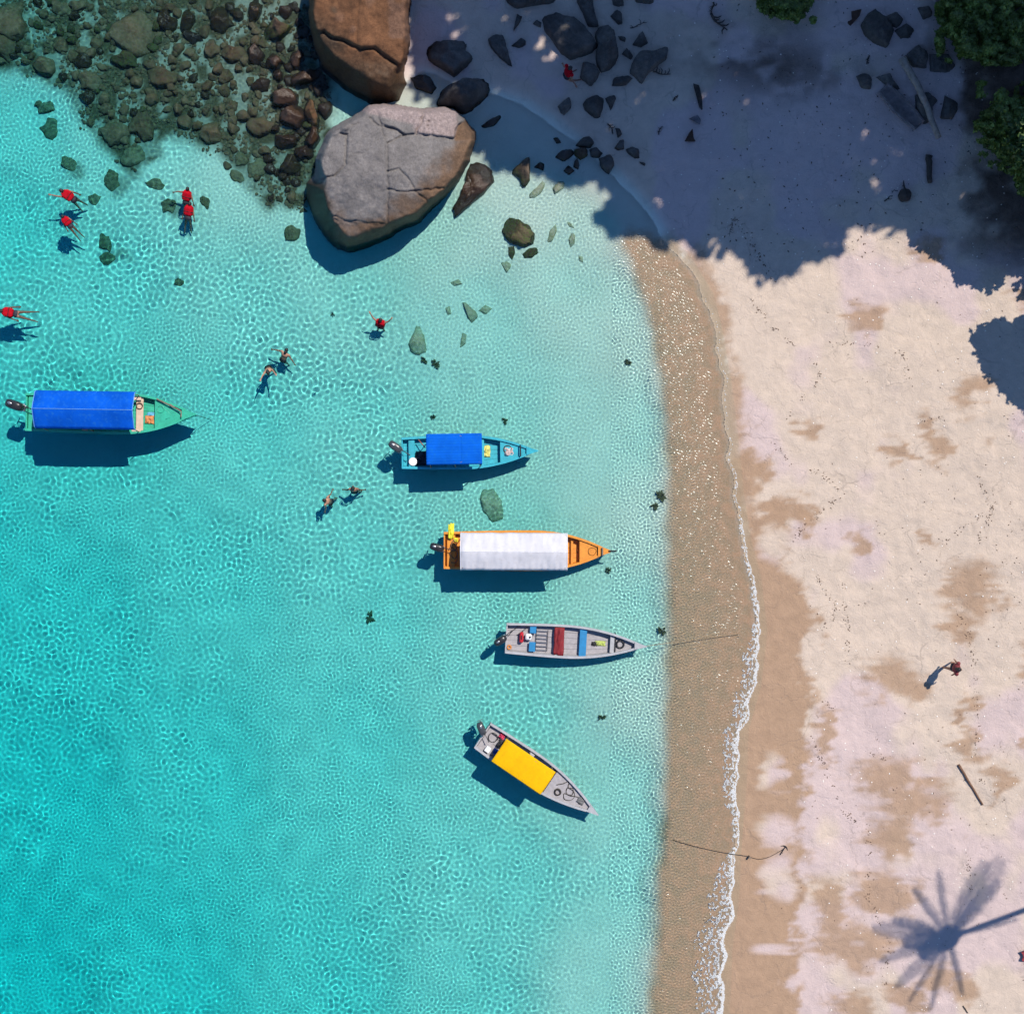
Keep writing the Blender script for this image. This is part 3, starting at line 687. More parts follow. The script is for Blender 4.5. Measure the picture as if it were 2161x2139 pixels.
def orange_tone(X, Y, sd, Zh):
    n = fbm(X / 30., Y / 30., 57, 4) - .5
    pk = sstep(.5, .62, fbm(X / 60., Y / 60., 58, 3)) * .6
    wet = (1 - sstep(34, 105, sd + n * 60)) * sstep(60, 130, Y + (760 - X) * .6); wet = np.maximum(wet, 1 - sstep(.2, .5, Zh + n * .3))
    blk = np.exp(-(((X - 705 + n * 20) / 8) ** 2 + ((Y - 22) / 8) ** 2)) * .8
    return np.stack([pk, 1 - pk * .5 + 0 * n, np.clip(wet * .75 + blk, 0, 1), X * 0 + 1], -1)
b2 = height_boulder('orange_boulder', OOUT, orange_h, boulder_material('rusty_granite', (.17, .12, .09), (.20, .14, .12), (.165, .075, .034), (.052, .036, .02)), orange_tone, 2.8)
tag(b2, 'large rust orange boulder with one long crack, at the top edge beside the reef', 'boulder')

# ---- rocks lying in the shade and in the shallows, one by one
RK = [
 ('shore_rock', zC((185, 700), (200, 620), (270, 550), (480, 530), (760, 515), (720, 660), (810, 740), (815, 800), (740, 860), (560, 1020), (380, 900), (220, 800)), .75, RM_DARK, 'broad dark flat-topped rock just right of the orange boulder'),
 ('shore_rock', zC((1005, 520), (1090, 470), (1220, 450), (1290, 680), (1345, 880), (1300, 870), (1180, 770), (1060, 640)), .45, RM_DARK, 'dark wedge rock tapering to a point at its lower right'),
 ('shore_rock', zC((1410, 180), (1500, 190), (1440, 310), (1360, 410), (1380, 300)), .3, RM_DARK, 'small narrow shard pointing down, above the dark wedge rock'),
 ('shore_rock', zC((1325, 610), (1420, 550), (1470, 500), (1530, 540), (1530, 600), (1440, 640)), .3, RM_DARK, 'small teardrop rock right of the dark wedge rock'),
 ('oval_boulder', zC((300, 1390), (340, 1280), (380, 1170), (480, 1100), (700, 1010), (850, 1000), (950, 1010), (1050, 1090), (1060, 1220), (960, 1310), (830, 1450), (660, 1520), (560, 1430)), 1.25, RM_DARK, 'smooth dark oval boulder touching the upper right of the big granite boulder'),
 ('shore_rock', zC((925, 1690), (1000, 1640), (1190, 1530), (1200, 1580), (1110, 1690), (960, 1725)), .22, RM_DARK, 'low slanted rock in shaded shallows right of the granite boulder'),
 ('shore_rock', zC((1260, -90), (1260, 0), (1390, 95), (1600, 60), (1860, 35), (1930, 0), (1930, -90)), .6, RM_DARK2, 'dark rock cut by the top edge above the wedge rock'),
 ('shore_rock', zC((-30, 1040), (100, 985), (240, 1020), (330, 1180), (260, 1260), (60, 1200)), .3, RM_DARK, 'low wet rock between the orange boulder and the oval boulder'),
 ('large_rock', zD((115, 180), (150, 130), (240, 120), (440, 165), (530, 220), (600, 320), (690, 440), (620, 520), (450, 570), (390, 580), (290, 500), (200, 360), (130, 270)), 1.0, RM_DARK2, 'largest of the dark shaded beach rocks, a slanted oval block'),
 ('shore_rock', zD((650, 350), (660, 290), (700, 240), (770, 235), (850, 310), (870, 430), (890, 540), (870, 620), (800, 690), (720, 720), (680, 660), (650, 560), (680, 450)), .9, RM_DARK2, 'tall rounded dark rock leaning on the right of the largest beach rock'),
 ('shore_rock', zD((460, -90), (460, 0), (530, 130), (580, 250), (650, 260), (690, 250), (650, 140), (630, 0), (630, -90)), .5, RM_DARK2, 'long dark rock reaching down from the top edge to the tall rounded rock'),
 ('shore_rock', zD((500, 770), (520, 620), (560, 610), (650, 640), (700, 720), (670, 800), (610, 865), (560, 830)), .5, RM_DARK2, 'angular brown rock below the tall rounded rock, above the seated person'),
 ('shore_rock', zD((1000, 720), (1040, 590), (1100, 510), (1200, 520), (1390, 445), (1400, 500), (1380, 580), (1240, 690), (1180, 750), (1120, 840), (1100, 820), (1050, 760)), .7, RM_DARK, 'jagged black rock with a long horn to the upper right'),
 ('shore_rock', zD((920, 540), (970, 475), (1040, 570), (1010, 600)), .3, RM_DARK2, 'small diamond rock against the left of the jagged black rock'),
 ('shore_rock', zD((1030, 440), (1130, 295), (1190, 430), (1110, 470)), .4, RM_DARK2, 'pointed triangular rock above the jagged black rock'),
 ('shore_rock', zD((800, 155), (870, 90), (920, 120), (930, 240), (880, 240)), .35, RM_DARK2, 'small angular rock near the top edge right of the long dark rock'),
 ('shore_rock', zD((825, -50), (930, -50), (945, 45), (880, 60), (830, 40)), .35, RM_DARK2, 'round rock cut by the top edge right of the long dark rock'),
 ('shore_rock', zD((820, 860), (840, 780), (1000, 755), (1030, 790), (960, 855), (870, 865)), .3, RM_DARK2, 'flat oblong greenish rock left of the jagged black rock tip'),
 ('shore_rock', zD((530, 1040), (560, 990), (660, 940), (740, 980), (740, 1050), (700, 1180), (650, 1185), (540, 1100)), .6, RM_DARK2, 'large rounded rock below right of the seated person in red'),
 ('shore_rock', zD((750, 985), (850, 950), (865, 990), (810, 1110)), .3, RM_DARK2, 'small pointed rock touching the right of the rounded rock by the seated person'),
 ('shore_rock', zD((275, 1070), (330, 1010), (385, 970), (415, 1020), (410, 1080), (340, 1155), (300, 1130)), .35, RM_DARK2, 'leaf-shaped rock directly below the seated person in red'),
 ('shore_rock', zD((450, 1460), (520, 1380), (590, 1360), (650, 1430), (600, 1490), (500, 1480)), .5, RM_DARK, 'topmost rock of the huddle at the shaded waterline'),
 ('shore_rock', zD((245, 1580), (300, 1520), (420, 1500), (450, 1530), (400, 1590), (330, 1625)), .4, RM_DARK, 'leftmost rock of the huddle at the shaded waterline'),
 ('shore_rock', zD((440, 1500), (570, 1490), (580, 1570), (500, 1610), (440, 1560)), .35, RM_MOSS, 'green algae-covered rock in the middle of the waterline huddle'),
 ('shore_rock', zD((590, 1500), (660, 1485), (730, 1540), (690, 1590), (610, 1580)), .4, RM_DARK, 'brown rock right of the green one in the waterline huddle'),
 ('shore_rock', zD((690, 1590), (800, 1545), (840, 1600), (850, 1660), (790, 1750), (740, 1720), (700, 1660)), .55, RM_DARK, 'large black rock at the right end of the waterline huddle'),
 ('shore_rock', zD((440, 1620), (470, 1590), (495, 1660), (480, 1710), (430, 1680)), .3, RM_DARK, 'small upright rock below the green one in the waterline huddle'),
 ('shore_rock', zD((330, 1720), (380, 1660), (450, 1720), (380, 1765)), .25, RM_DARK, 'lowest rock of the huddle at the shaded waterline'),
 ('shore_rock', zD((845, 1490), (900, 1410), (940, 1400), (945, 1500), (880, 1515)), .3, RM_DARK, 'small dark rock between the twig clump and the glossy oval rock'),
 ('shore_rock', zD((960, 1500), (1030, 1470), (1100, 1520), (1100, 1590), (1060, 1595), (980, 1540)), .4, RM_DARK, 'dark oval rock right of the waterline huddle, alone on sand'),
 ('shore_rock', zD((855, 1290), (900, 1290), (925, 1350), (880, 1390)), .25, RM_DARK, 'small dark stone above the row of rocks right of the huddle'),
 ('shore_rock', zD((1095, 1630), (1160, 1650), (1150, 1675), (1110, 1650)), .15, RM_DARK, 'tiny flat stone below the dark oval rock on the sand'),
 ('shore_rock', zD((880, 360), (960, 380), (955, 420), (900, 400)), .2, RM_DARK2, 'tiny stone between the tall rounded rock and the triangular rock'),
 ('shore_rock', zD((225, 1390), (270, 1380), (310, 1440), (260, 1450)), .2, RM_DARK, 'small submerged stone upper left of the waterline huddle'),
 ('shore_rock', zD((1040, -50), (1260, -50), (1270, 20), (1200, 35), (1060, 10)), .35, RM_DARK2, 'low rock cut by the top edge above the triangular rock'),
 ('shore_rock', zD((20, 235), (60, 200), (110, 225), (100, 275), (50, 255)), .2, RM_DARK2, 'small bluish stone touching the left of the largest beach rock'),
 ('shore_rock', zE((545, 330), (550, 290), (650, 200), (690, 185), (690, 310), (690, 390), (650, 440), (620, 430), (610, 370)), .65, RM_MOSS, 'dark pyramid rock half in sun at the shadow edge in the water'),
 ('shore_rock', zE((720, 280), (770, 235), (810, 250), (800, 310)), .25, RM_DARK, 'small submerged rock right of the pyramid rock'),
 ('mossy_rock', zE((460, 800), (480, 740), (510, 680), (600, 705), (680, 750), (730, 820), (715, 905), (640, 930), (540, 900), (490, 860)), .55, RM_MOSS, 'mossy green and brown rock breaking the surface in the sunlit shallows'),
 ('seabed_rock', zE((870, 450), (930, 390), (980, 400), (970, 450), (890, 500)), .22, RM_PALE, 'flat submerged rock in the bright shallows, upper right of the mossy rock'),
 ('seabed_rock', zE((690, 530), (680, 500), (750, 440), (800, 380), (830, 400), (790, 480), (730, 530)), .16, RM_PALE, 'thin curved submerged rock between the pyramid rock and the mossy rock'),
 ('seabed_rock', zE((830, 890), (850, 800), (900, 740), (910, 800), (870, 890)), .18, RM_PALE, 'slim submerged rock just right of the mossy rock'),
 ('seabed_rock', zE((1005, 870), (1030, 810), (1060, 830), (1055, 900), (1020, 940)), .2, RM_PALE, 'upright oval submerged rock, rightmost in the bright shallows'),
 ('seabed_rock', zE((510, 930), (560, 920), (570, 970), (545, 1035), (515, 1000)), .18, RM_MOSS, 'small green submerged rock below the left of the mossy rock'),
 ('seabed_rock', zE((625, 990), (680, 940), (760, 930), (760, 980), (700, 1020), (640, 1020)), .2, RM_MOSS, 'yellow-green submerged rock directly below the mossy rock'),
 ('seabed_rock', zE((450, 1060), (500, 1040), (545, 1080), (500, 1145)), .12, RM_PALE, 'faint pale submerged stone below the small green one'),
 ('seabed_rock', zE((1085, 1000), (1120, 1010), (1125, 1060), (1090, 1045)), .1, RM_PALE, 'tiny submerged pebble below the upright oval rock'),
 ('seabed_rock', zE((980, 715), (1020, 735), (1055, 780), (1010, 765)), .1, RM_PALE, 'thin submerged sliver above the upright oval rock'),
 ('wet_rock', zE((200, 230), (330, 240), (390, 320), (400, 400), (330, 480), (200, 590), (75, 690), (60, 600), (130, 480), (170, 330)), .55, RM_WET, 'wet brown rock with green algae under the right side of the granite boulder'),
 ('seabed_rock', zF((620, 640), (660, 560), (690, 480), (720, 490), (760, 590), (775, 700), (720, 730), (650, 715)), .35, RM_PALE, 'pale brown submerged rock right of the lone red-vested swimmer'),
 ('seabed_rock', zF((1065, 300), (1090, 300), (1180, 380), (1195, 420), (1140, 470), (1110, 430)), .25, RM_PALE, 'pale triangular submerged slab pointing down, in mid water'),
 ('seabed_rock', zF((1195, 370), (1250, 320), (1310, 350), (1260, 400)), .2, RM_PALE, 'small submerged rock touching the right of the triangular slab'),
 ('seabed_rock', zF((925, 345), (965, 330), (975, 395), (945, 405)), .14, RM_PALE, 'small submerged stone left of the triangular slab'),
 ('seabed_rock', zF((1062, 548), (1100, 560), (1090, 640), (1045, 670)), .14, RM_PALE, 'narrow submerged stone below the triangular slab'),
 ('seabed_rock', zF((965, 140), (1030, 110), (1065, 150), (1000, 168)), .14, RM_PALE, 'faint flat submerged stone above the triangular slab'),
 ('seabed_rock', [(1012, 1052), (1020, 1034), (1040, 1030), (1060, 1058), (1062, 1094), (1040, 1102), (1022, 1082)], .35, RM_PALE, 'grey green submerged rock between the light blue boat and the orange boat'),
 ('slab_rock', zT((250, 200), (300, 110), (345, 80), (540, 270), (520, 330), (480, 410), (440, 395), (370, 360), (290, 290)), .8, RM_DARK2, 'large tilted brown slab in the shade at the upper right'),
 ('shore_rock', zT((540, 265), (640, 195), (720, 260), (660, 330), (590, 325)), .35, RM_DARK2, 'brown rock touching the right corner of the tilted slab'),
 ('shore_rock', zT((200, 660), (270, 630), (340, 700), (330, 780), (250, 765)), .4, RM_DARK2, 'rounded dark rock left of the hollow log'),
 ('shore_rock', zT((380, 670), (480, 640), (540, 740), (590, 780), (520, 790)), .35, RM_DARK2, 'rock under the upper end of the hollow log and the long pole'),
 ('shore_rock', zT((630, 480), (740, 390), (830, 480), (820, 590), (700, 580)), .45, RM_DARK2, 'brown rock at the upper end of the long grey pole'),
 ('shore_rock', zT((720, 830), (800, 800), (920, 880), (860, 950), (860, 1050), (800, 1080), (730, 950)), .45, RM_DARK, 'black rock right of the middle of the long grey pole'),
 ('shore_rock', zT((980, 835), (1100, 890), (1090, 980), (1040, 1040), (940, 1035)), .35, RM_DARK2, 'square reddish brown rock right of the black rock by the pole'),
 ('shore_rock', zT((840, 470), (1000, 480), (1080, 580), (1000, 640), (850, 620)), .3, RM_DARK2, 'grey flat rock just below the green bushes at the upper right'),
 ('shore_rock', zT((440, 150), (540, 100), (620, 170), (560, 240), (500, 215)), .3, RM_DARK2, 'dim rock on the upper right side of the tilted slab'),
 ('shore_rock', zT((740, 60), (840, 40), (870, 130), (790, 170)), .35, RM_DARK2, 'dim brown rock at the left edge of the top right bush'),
]
for i, (nm, poly, h, mt, lb) in enumerate(RK):
    big = max(p[0] for p in poly) - min(p[0] for p in poly) > 45
    rock(nm, poly, h, mt, lb, n=40 if big else 22, rings=11 if big else 6, seed=i + 1, facets=9 if nm != 'oval_boulder' else 1,
         smooth_outline=2 if nm == 'oval_boulder' else 0, top_flat=.3 if nm == 'oval_boulder' else .7, edge=.8 if nm == 'oval_boulder' else .2)
# ---- the drowned rubble reef at the upper left: the rocks one can pick out
REEFK = [
 (22, 45, 32, 46, .9, RM_REEF, 'brown rock at the left edge of the reef, near the top corner'), (12, 100, 22, 28, .7, RM_REEF, 'dark rock on the left edge where the reef meets open water'),
 (130, 18, 26, 16, .5, RM_REEF, 'flat dark rock at the top edge, left part of the reef'), (166, 12, 22, 15, .5, RM_REEF, 'greenish rock at the top edge beside the flat dark one'),
 (282, 74, 54, 42, .65, RM_REEF, 'broad flat olive slab, largest rock of the reef'), (264, 127, 31, 18, .75, RM_MOSS, 'olive rock with a dark blue shadow below the broad slab'),
 (338, 164, 33, 23, .75, RM_REEF, 'large brown oval rock right of the olive one, over turquoise water'), (94, 140, 24, 20, .7, RM_REEF, 'rounded brown rock on the left side of the reef'),
 (172, 130, 22, 18, .6, RM_RUST, 'reddish rock with a dark shadow, left middle of the reef'), (127, 96, 15, 22, .6, RM_REEF, 'dark upright rock in the upper left of the reef'),
 (190, 170, 26, 20, .5, RM_REEF, 'weedy rock below the reddish one'), (186, 205, 20, 16, .5, RM_RUST, 'rusty stone at the foot of the weedy rock'),
 (100, 226, 23, 14, .4, RM_REEF, 'dark weedy clump of rock left of the turquoise pool'), (108, 272, 21, 22, .4, RM_REEF, 'grey rubble rock below the dark weedy clump'),
 (244, 276, 32, 32, .55, RM_REEF, 'speckled round rock, left of a touching pair'), (300, 262, 30, 30, .6, RM_REEF, 'brown round rock, right of a touching pair with shadow'),
 (280, 328, 30, 20, .5, RM_REEF, 'dark mossy rock alone at the lower edge of the reef'), (145, 344, 20, 16, .35, RM_REEF, 'small cauliflower-like rock alone on pale sand'),
 (352, 46, 18, 26, .8, RM_RUST, 'reddish tall rock, left of two near the top edge'), (396, 44, 15, 27, .7, RM_RUST, 'reddish tall rock, right of two near the top edge'),
 (404, 78, 22, 14, .5, RM_DARK, 'black rock below the reddish pair'), (468, 42, 22, 26, .8, RM_RUST, 'rust brown glossy rock in the upper middle of the reef'),
 (502, 30, 18, 12, .6, RM_RUST, 'small rust rock right of the glossy one'), (536, 22, 13, 30, .7, RM_RUST, 'rust streaked rock at the top edge'),
 (583, 63, 32, 24, .85, RM_MOSS, 'olive block standing out of the water left of the orange boulder'), (445, 101, 18, 20, .6, RM_REEF, 'round grey brown rock, left of two in mid reef'),
 (494, 115, 24, 22, .65, RM_REEF, 'round grey brown rock, right of two in mid reef'), (538, 112, 17, 24, .7, RM_WET, 'wet purple brown rock right of mid reef'),
 (642, 163, 34, 18, .85, RM_WET, 'dark wet oval rock with a rusty top, left of the orange boulder'), (577, 130, 22, 17, .7, RM_WET, 'wet glinting rock below the olive block'),
 (625, 122, 15, 22, .7, RM_WET, 'narrow wet rock above the dark oval one'), (548, 178, 20, 17, .6, RM_WET, 'wet rounded rock above the glinting shelf'),
 (478, 162, 18, 14, .45, RM_REEF, 'small brown rock in the middle of the reef'), (443, 282, 29, 25, .85, RM_REEF, 'square brown rock with a blue shadow at the lower edge of the reef'),
 (488, 224, 14, 14, .4, RM_REEF, 'small brown stone upper right of the square rock'), (490, 254, 14, 12, .4, RM_REEF, 'small dark stone right of the square rock'),
 (550, 264, 32, 22, .6, RM_REEF, 'broad dark rock between the square rock and the granite boulder'), (596, 208, 30, 20, .75, RM_WET, 'purple brown wet rock on the glinting shelf'),
 (622, 250, 28, 26, .75, RM_WET, 'broad wet shelf rock glinting in the sun, left of the granite boulder'), (655, 232, 14, 34, .9, RM_RUST, 'long rust shard leaning beside the granite boulder'),
 (600, 298, 26, 17, .65, RM_WET, 'dark wet rock below the glinting shelf'), (612, 350, 28, 24, .7, RM_RUST, 'brown rock close to the left side of the granite boulder'),
 (660, 290, 16, 26, .8, RM_WET, 'wet rock squeezed against the upper left of the granite boulder'), (640, 320, 18, 16, .7, RM_WET, 'small wet rock above the brown one by the granite boulder'),
 (547, 352, 24, 22, .4, RM_REEF, 'submerged greenish rock left of the brown one by the boulder'), (508, 334, 16, 14, .35, RM_REEF, 'small submerged rock below the broad dark one'),
 (500, 372, 22, 10, .3, RM_REEF, 'flat submerged rock at the lower right of the reef'), (236, 382, 18, 22, .4, RM_REEF, 'weedy rock alone on sand below the reef, left one'),
 (328, 390, 18, 12, .3, RM_REEF, 'low oval rock alone on sand above the two paired swimmers'), (200, 420, 14, 12, .2, RM_REEF, 'faint rock right of the upper left swimmer'),
 (356, 432, 16, 18, .25, RM_REEF, 'weedy rock just left of the paired swimmers'), (222, 512, 13, 20, .3, RM_REEF, 'tall weedy rock, upper of two right of the lowest left swimmer'),
 (228, 545, 18, 14, .25, RM_REEF, 'weedy rock, lower of two right of the lowest left swimmer'), (617, 492, 17, 17, .3, RM_REEF, 'round green rock alone left of the foot of the granite boulder'),
 (378, 595, 12, 10, .12, RM_REEF, 'small dark stone alone in open turquoise water'), (434, 425, 12, 14, .2, RM_REEF, 'small stone right of the paired swimmers'),
]
RM_FRINGE = rock_material('weedy_sunlit_rock', [(.12, .10, .06), (.21, .175, .11), (.32, .27, .18)], algae=(.16, .155, .075), scale=2.6, speck=.5)
placed = []
for i, (a, b, rx, ry, h, mt, lb) in enumerate(REEFK):
    if b > 320 and a < 640 and mt is RM_REEF or (a < 130 and b > 210): mt = RM_FRINGE; h *= .7
    if a < 560: h *= .74
    placed.append((a, b, max(rx, ry)))
    rock('reef_rock', oval(a, b, rx, ry, 500 + i, ang=random.Random(i).uniform(-.4, .4), rough=.3), h, mt, lb, 'rocks of the reef', n=30, rings=10, seed=200 + i, facets=8, smooth_outline=0)
def short(lb):
    s = lb.split(',')[0]
    for w in (' at ', ' on ', ' in ', ' with ', ' below ', ' beside ', ' near ', ' left of ', ' right of ', ' close ', ' above ', ' where ', ' standing ', ' between ', ' alone ', ' squeezed ', ' leaning ', ' over ', ' just ', ' glinting '): s = s.split(w)[0]
    return s
rnd = random.Random(11); cnt = 0; usedl = set()
REEF_IN = [(0, 0), (0, 120), (110, 150), (190, 270), (255, 340), (300, 300), (330, 250), (420, 290), (480, 320), (560, 420), (630, 430), (650, 330), (690, 240), (700, 170), (660, 90), (648, 0)]
tries = 0
while cnt < 185 and tries < 16000:
    tries += 1
    a, b = rnd.uniform(2, 690), rnd.uniform(2, 520); r = rnd.choice((8, 9, 10, 11, 13, 15))
    inside = float(poly_sd(np.array([a]), np.array([b]), REEF_IN)[0])
    if inside < -75 or (inside < 2 and rnd.random() > .035 * math.exp(inside / 30)) or poly_sd(np.array([a]), np.array([b]), BOUT)[0] > -8: continue
    if any(math.hypot(a - q, b - w) < (r + s) * .58 for q, w, s in placed): continue
    placed.append((a, b, r)); cnt += 1
    mt = RM_WET if a > 560 and rnd.random() < .7 else (RM_RUST if rnd.random() < .15 else (RM_MOSS if rnd.random() < .1 else RM_REEF))
    cn = {RM_WET.name: 'wet dark', RM_RUST.name: 'rusty', RM_MOSS.name: 'mossy', RM_REEF.name: 'brown'}[mt.name]
    near_ = min(REEFK, key=lambda k: math.hypot(k[0] - a, k[1] - b)); dx, dy = a - near_[0], b - near_[1]
    side = ('right of' if dx > 0 else 'left of') if abs(dx) > abs(dy) else ('below' if dy > 0 else 'above')
    lb = '%s %s cobble %s the %s' % ({8: 'tiny', 9: 'tiny', 10: 'small', 11: 'small', 13: 'middling', 15: 'larger'}[r], cn, side, short(near_[6]))
    for ex in ('', ', nearer the left edge', ', nearer the top edge', ', nearer the granite boulder', ', nearer the open water'):
        if lb + ex not in usedl: lb = lb + ex; break
    usedl.add(lb)
    rock('reef_cobble', oval(a, b, r * rnd.uniform(.8, 1.3), r * rnd.uniform(.7, 1.1), 900 + cnt, rnd.uniform(0, 3), n=9, rough=.3), r / 50 * rnd.uniform(.9, 1.7), mt, lb, 'cobbles between the reef rocks', n=14, rings=5, seed=900 + cnt, facets=6, smooth_outline=0)
# ------------------------------------------------------------------ boats
M_BLACK = pm('black_plastic', (.022, .022, .025), .3, .3, 8, .05)
M_STEEL = pm('grey_metal', (.42, .43, .44), .35, .15, 10, .05, metal=.8)
M_DKROPE = pm('dark_rope', (.045, .038, .032), .9, .4, 30, .5)
M_ROPE = pm('tan_rope', (.30, .22, .13), .9, .3, 30, .5)
M_POLE = pm('weathered_pole', (.20, .15, .11), .7, .3, 10, .2)
M_WHITE = pm('white_plastic', (.78, .78, .76), .45, .06, 8, .05, dirt=(.5, .46, .4), dirt_amt=.3)

def half_beam(s, B, full=.5, stern=.90):
    if s < full: return B * (stern + (1 - stern) * math.sin(math.pi / 2 * s / full))
    t = (s - full) / (1 - full); return B * max(0.0, 1 - t ** 2.05)
def sheer(s, g): return g + .34 * max(0, s - .35) ** 2.2
class Boat:
    def __init__(b, name, label, stern, bow, beam, hullcol, floorcol, railcol, gun=.46, floor=.16, foredeck=None, full=.5, fd_h=.26):
        z = gun
        p, q = P(*stern, z), P(*bow, z + .2); d = (q - p); d.z = 0
        b.L = d.length; b.B = beam / 2; b.g = gun; b.fl = floor; b.full = full; b.fd = foredeck; b.fd_h = fd_h
        b.ang = math.atan2(d.y, d.x)
        b.root = empty(name, (p.x, p.y, 0), b.ang); tag(b.root, label, 'boat', 'boats moored off the beach')
        b.inv = b.root.matrix_basis.inverted()
        n = 30; th = .045; o_, i_ = MB(), MB()
        secs = []
        for k in range(n + 1):
            s = (k / n) ** .92; x = s * b.L; w = half_beam(s, b.B, full); zg = sheer(s, gun); wi = max(w - th, 0.004); kz = -.24 + .42 * max(0, s - .55) ** 1.6
            secs.append([(x, w, zg), (x, w * .93, .12 + (zg - gun) * .5), (x, w * .62, kz + .07), (x, 0, kz), (x, -w * .62, kz + .07), (x, -w * .93, .12 + (zg - gun) * .5), (x, -w, zg),
                         (x, -wi, zg), (x, -wi * .90, floor - .02), (x, wi * .90, floor - .02), (x, wi, zg)])
        m = len(secs[0]); vs_ = [p_ for sct in secs for p_ in sct]; fs = []
        for k in range(n):
            for j in range(m):
                j2 = (j + 1) % m; fs.append((k * m + j, k * m + j2, (k + 1) * m + j2, (k + 1) * m + j))
        fs.append(tuple(range(m - 1, -1, -1)))
        b.hull = MB().add(vs_, fs).build('hull', hullcol, b.root)
        # transom board closing the stern
        w0 = half_beam(0, b.B, full)
        MB().box((.03, 0, (gun - .06 + floor) / 2 - .05), (.06, 2 * w0 - .02, gun - .06 - floor + .12), bev=.01).build('transom', hullcol, b.root)
        # floor boards, each its own
        nb = 5
        fend = foredeck if foredeck else .93
        for r in range(nb):
            vs_, fs = [], []
            f0, f1 = -1 + 2 * r / nb + .012, -1 + 2 * (r + 1) / nb - .012
            st = [k / 14 * fend for k in range(15)]
            for s in st:
                w = max(half_beam(s, b.B, full) - .06, .01) * .93; x = .06 + s * (b.L - .08)
                for f in (f0, f1):
                    for zz in (floor - .025, floor + .006 * ((r % 2) * .6)): vs_.append((x, w * f, zz))
            for k in range(14):
                a = k * 4; fs += [(a + 1, a + 3, a + 7, a + 5), (a, a + 4, a + 6, a + 2), (a, a + 1, a + 5, a + 4), (a + 2, a + 6, a + 7, a + 3)]
            fs += [(0, 2, 3, 1), (56, 57, 59, 58)]
            MB().add(vs_, fs).build('floor_board', floorcol, b.root)
        # capping rails
        for sg in (1, -1):
            vs_, fs = [], []
            for k in range(n + 1):
                s = k / n; x = s * b.L + .01; w = half_beam(s, b.B, full); zg = sheer(s, gun)
                a, c_ = w + .022, max(w - .075, 0)
                for (yy, zz) in ((a, zg - .03), (a, zg + .022), (c_, zg + .022), (c_, zg + .002)): vs_.append((x, sg * yy, zz))
            for k in range(n):
                for j in range(4): fs.append((k * 4 + j, k * 4 + (j + 1) % 4, k * 4 + 4 + (j + 1) % 4, k * 4 + 4 + j))
            fs += [(0, 1, 2, 3), (n * 4 + 3, n * 4 + 2, n * 4 + 1, n * 4)]
            MB().add(vs_, fs).build('gunwale', railcol, b.root)
        if foredeck:
            vs_, fs = [], []
            st = [foredeck + (.965 - foredeck) * k / 10 for k in range(11)]
            for s in st:
                w = max(half_beam(s, b.B, full) - .055, .004); x = s * b.L; zz = floor + fd_h + (sheer(s, gun) - gun) * .8
                vs_ += [(x, w, zz), (x, -w, zz), (x, w * .93, floor - .03), (x, -w * .93, floor - .03)]
            for k in range(10): a = k * 4; fs += [(a, a + 1, a + 5, a + 4), (a + 2, a + 6, a + 7, a + 3)]
            fs += [(0, 2, 3, 1)]
            MB().add(vs_, fs).build('foredeck', floorcol, b.root)
        # bow piece
        zb = sheer(1, gun); w9 = half_beam(.93, b.B, full)
        MB().add([(b.L * .93, w9, zb - .02), (b.L * .93, -w9, zb - .02), (b.L + .10, .02, zb + .03), (b.L + .10, -.02, zb + .03),
                  (b.L * .93, w9, zb + .03), (b.L * .93, -w9, zb + .03), (b.L + .10, .02, zb + .07), (b.L + .10, -.02, zb + .07)],
                 [(0, 1, 3, 2), (4, 6, 7, 5), (0, 2, 6, 4), (1, 5, 7, 3), (2, 3, 7, 6), (0, 4, 5, 1)]).build('bow_cap', railcol, b.root)
    def loc(b, px, py, z):
        return b.inv @ P(px, py, z)
    def thwart(b, s, col, wid=.22, z=None, name='thwart', y0=-1, y1=1, thick=.04):
        w = half_beam(s, b.B, b.full) - .05; z = b.g - .10 if z is None else z
        return MB().box((s * b.L, (y0 + y1) / 2 * w, z), (wid, (y1 - y0) * w, thick), bev=.012).build(name, col, b.root)
    def canopy_px(b, p0, p1, width, z, col, **kw):
        a, e = b.loc(p0[0], p0[1], z + .1), b.loc(p1[0], p1[1], z + .1)
        return b.canopy(a.x / b.L, e.x / b.L, width, z, col, yoff=(a.y + e.y) / 2, **kw)
    def canopy(b, s0, s1, width, z, col, arch=.12, ribs=0, wrinkle=0.0, post=M_POLE, hang=.10, shift=0.0, yoff=0.0, ridge=True, seam=None):
        nx, ny = 60, 26; x0, x1 = s0 * b.L, s1 * b.L; vs_ = []; hw = width / 2
        for k in range(nx + 1):
            for j in range(ny + 1):
                f = -1 + 2 * j / ny; x = x0 + (x1 - x0) * k / nx
                zz = z + arch * (1 - abs(f) ** (1.12 if ridge else 2.2)) - hang * max(0, abs(f) - .93) / .07
                e = min(k / nx, 1 - k / nx); zz -= hang * .5 * max(0, .03 - e) / .03
                if ribs: zz += .03 * math.cos(math.pi * ribs * f) - .02 * math.exp(-((k / nx - .62) / .012) ** 2)
                if wrinkle:
                    zz += wrinkle * mnoise.fractal(Vector((x * 4.2, f * 1.1, b.L)), 1, 2, 3) + wrinkle * .55 * math.sin(x * 26 + 2.2 * mnoise.noise(Vector((x, f * 2, 3)))) * abs(f) ** 1.5
                    zz -= .02 * abs(math.sin(math.pi * (x - x0) / .95)) * (1 - abs(f) * .3)
                yj = f * hw + (wrinkle * .5 * mnoise.noise(Vector((x * 2.3, 5, f))) * (abs(f) > .9))
                vs_.append((x, yj + yoff, zz))
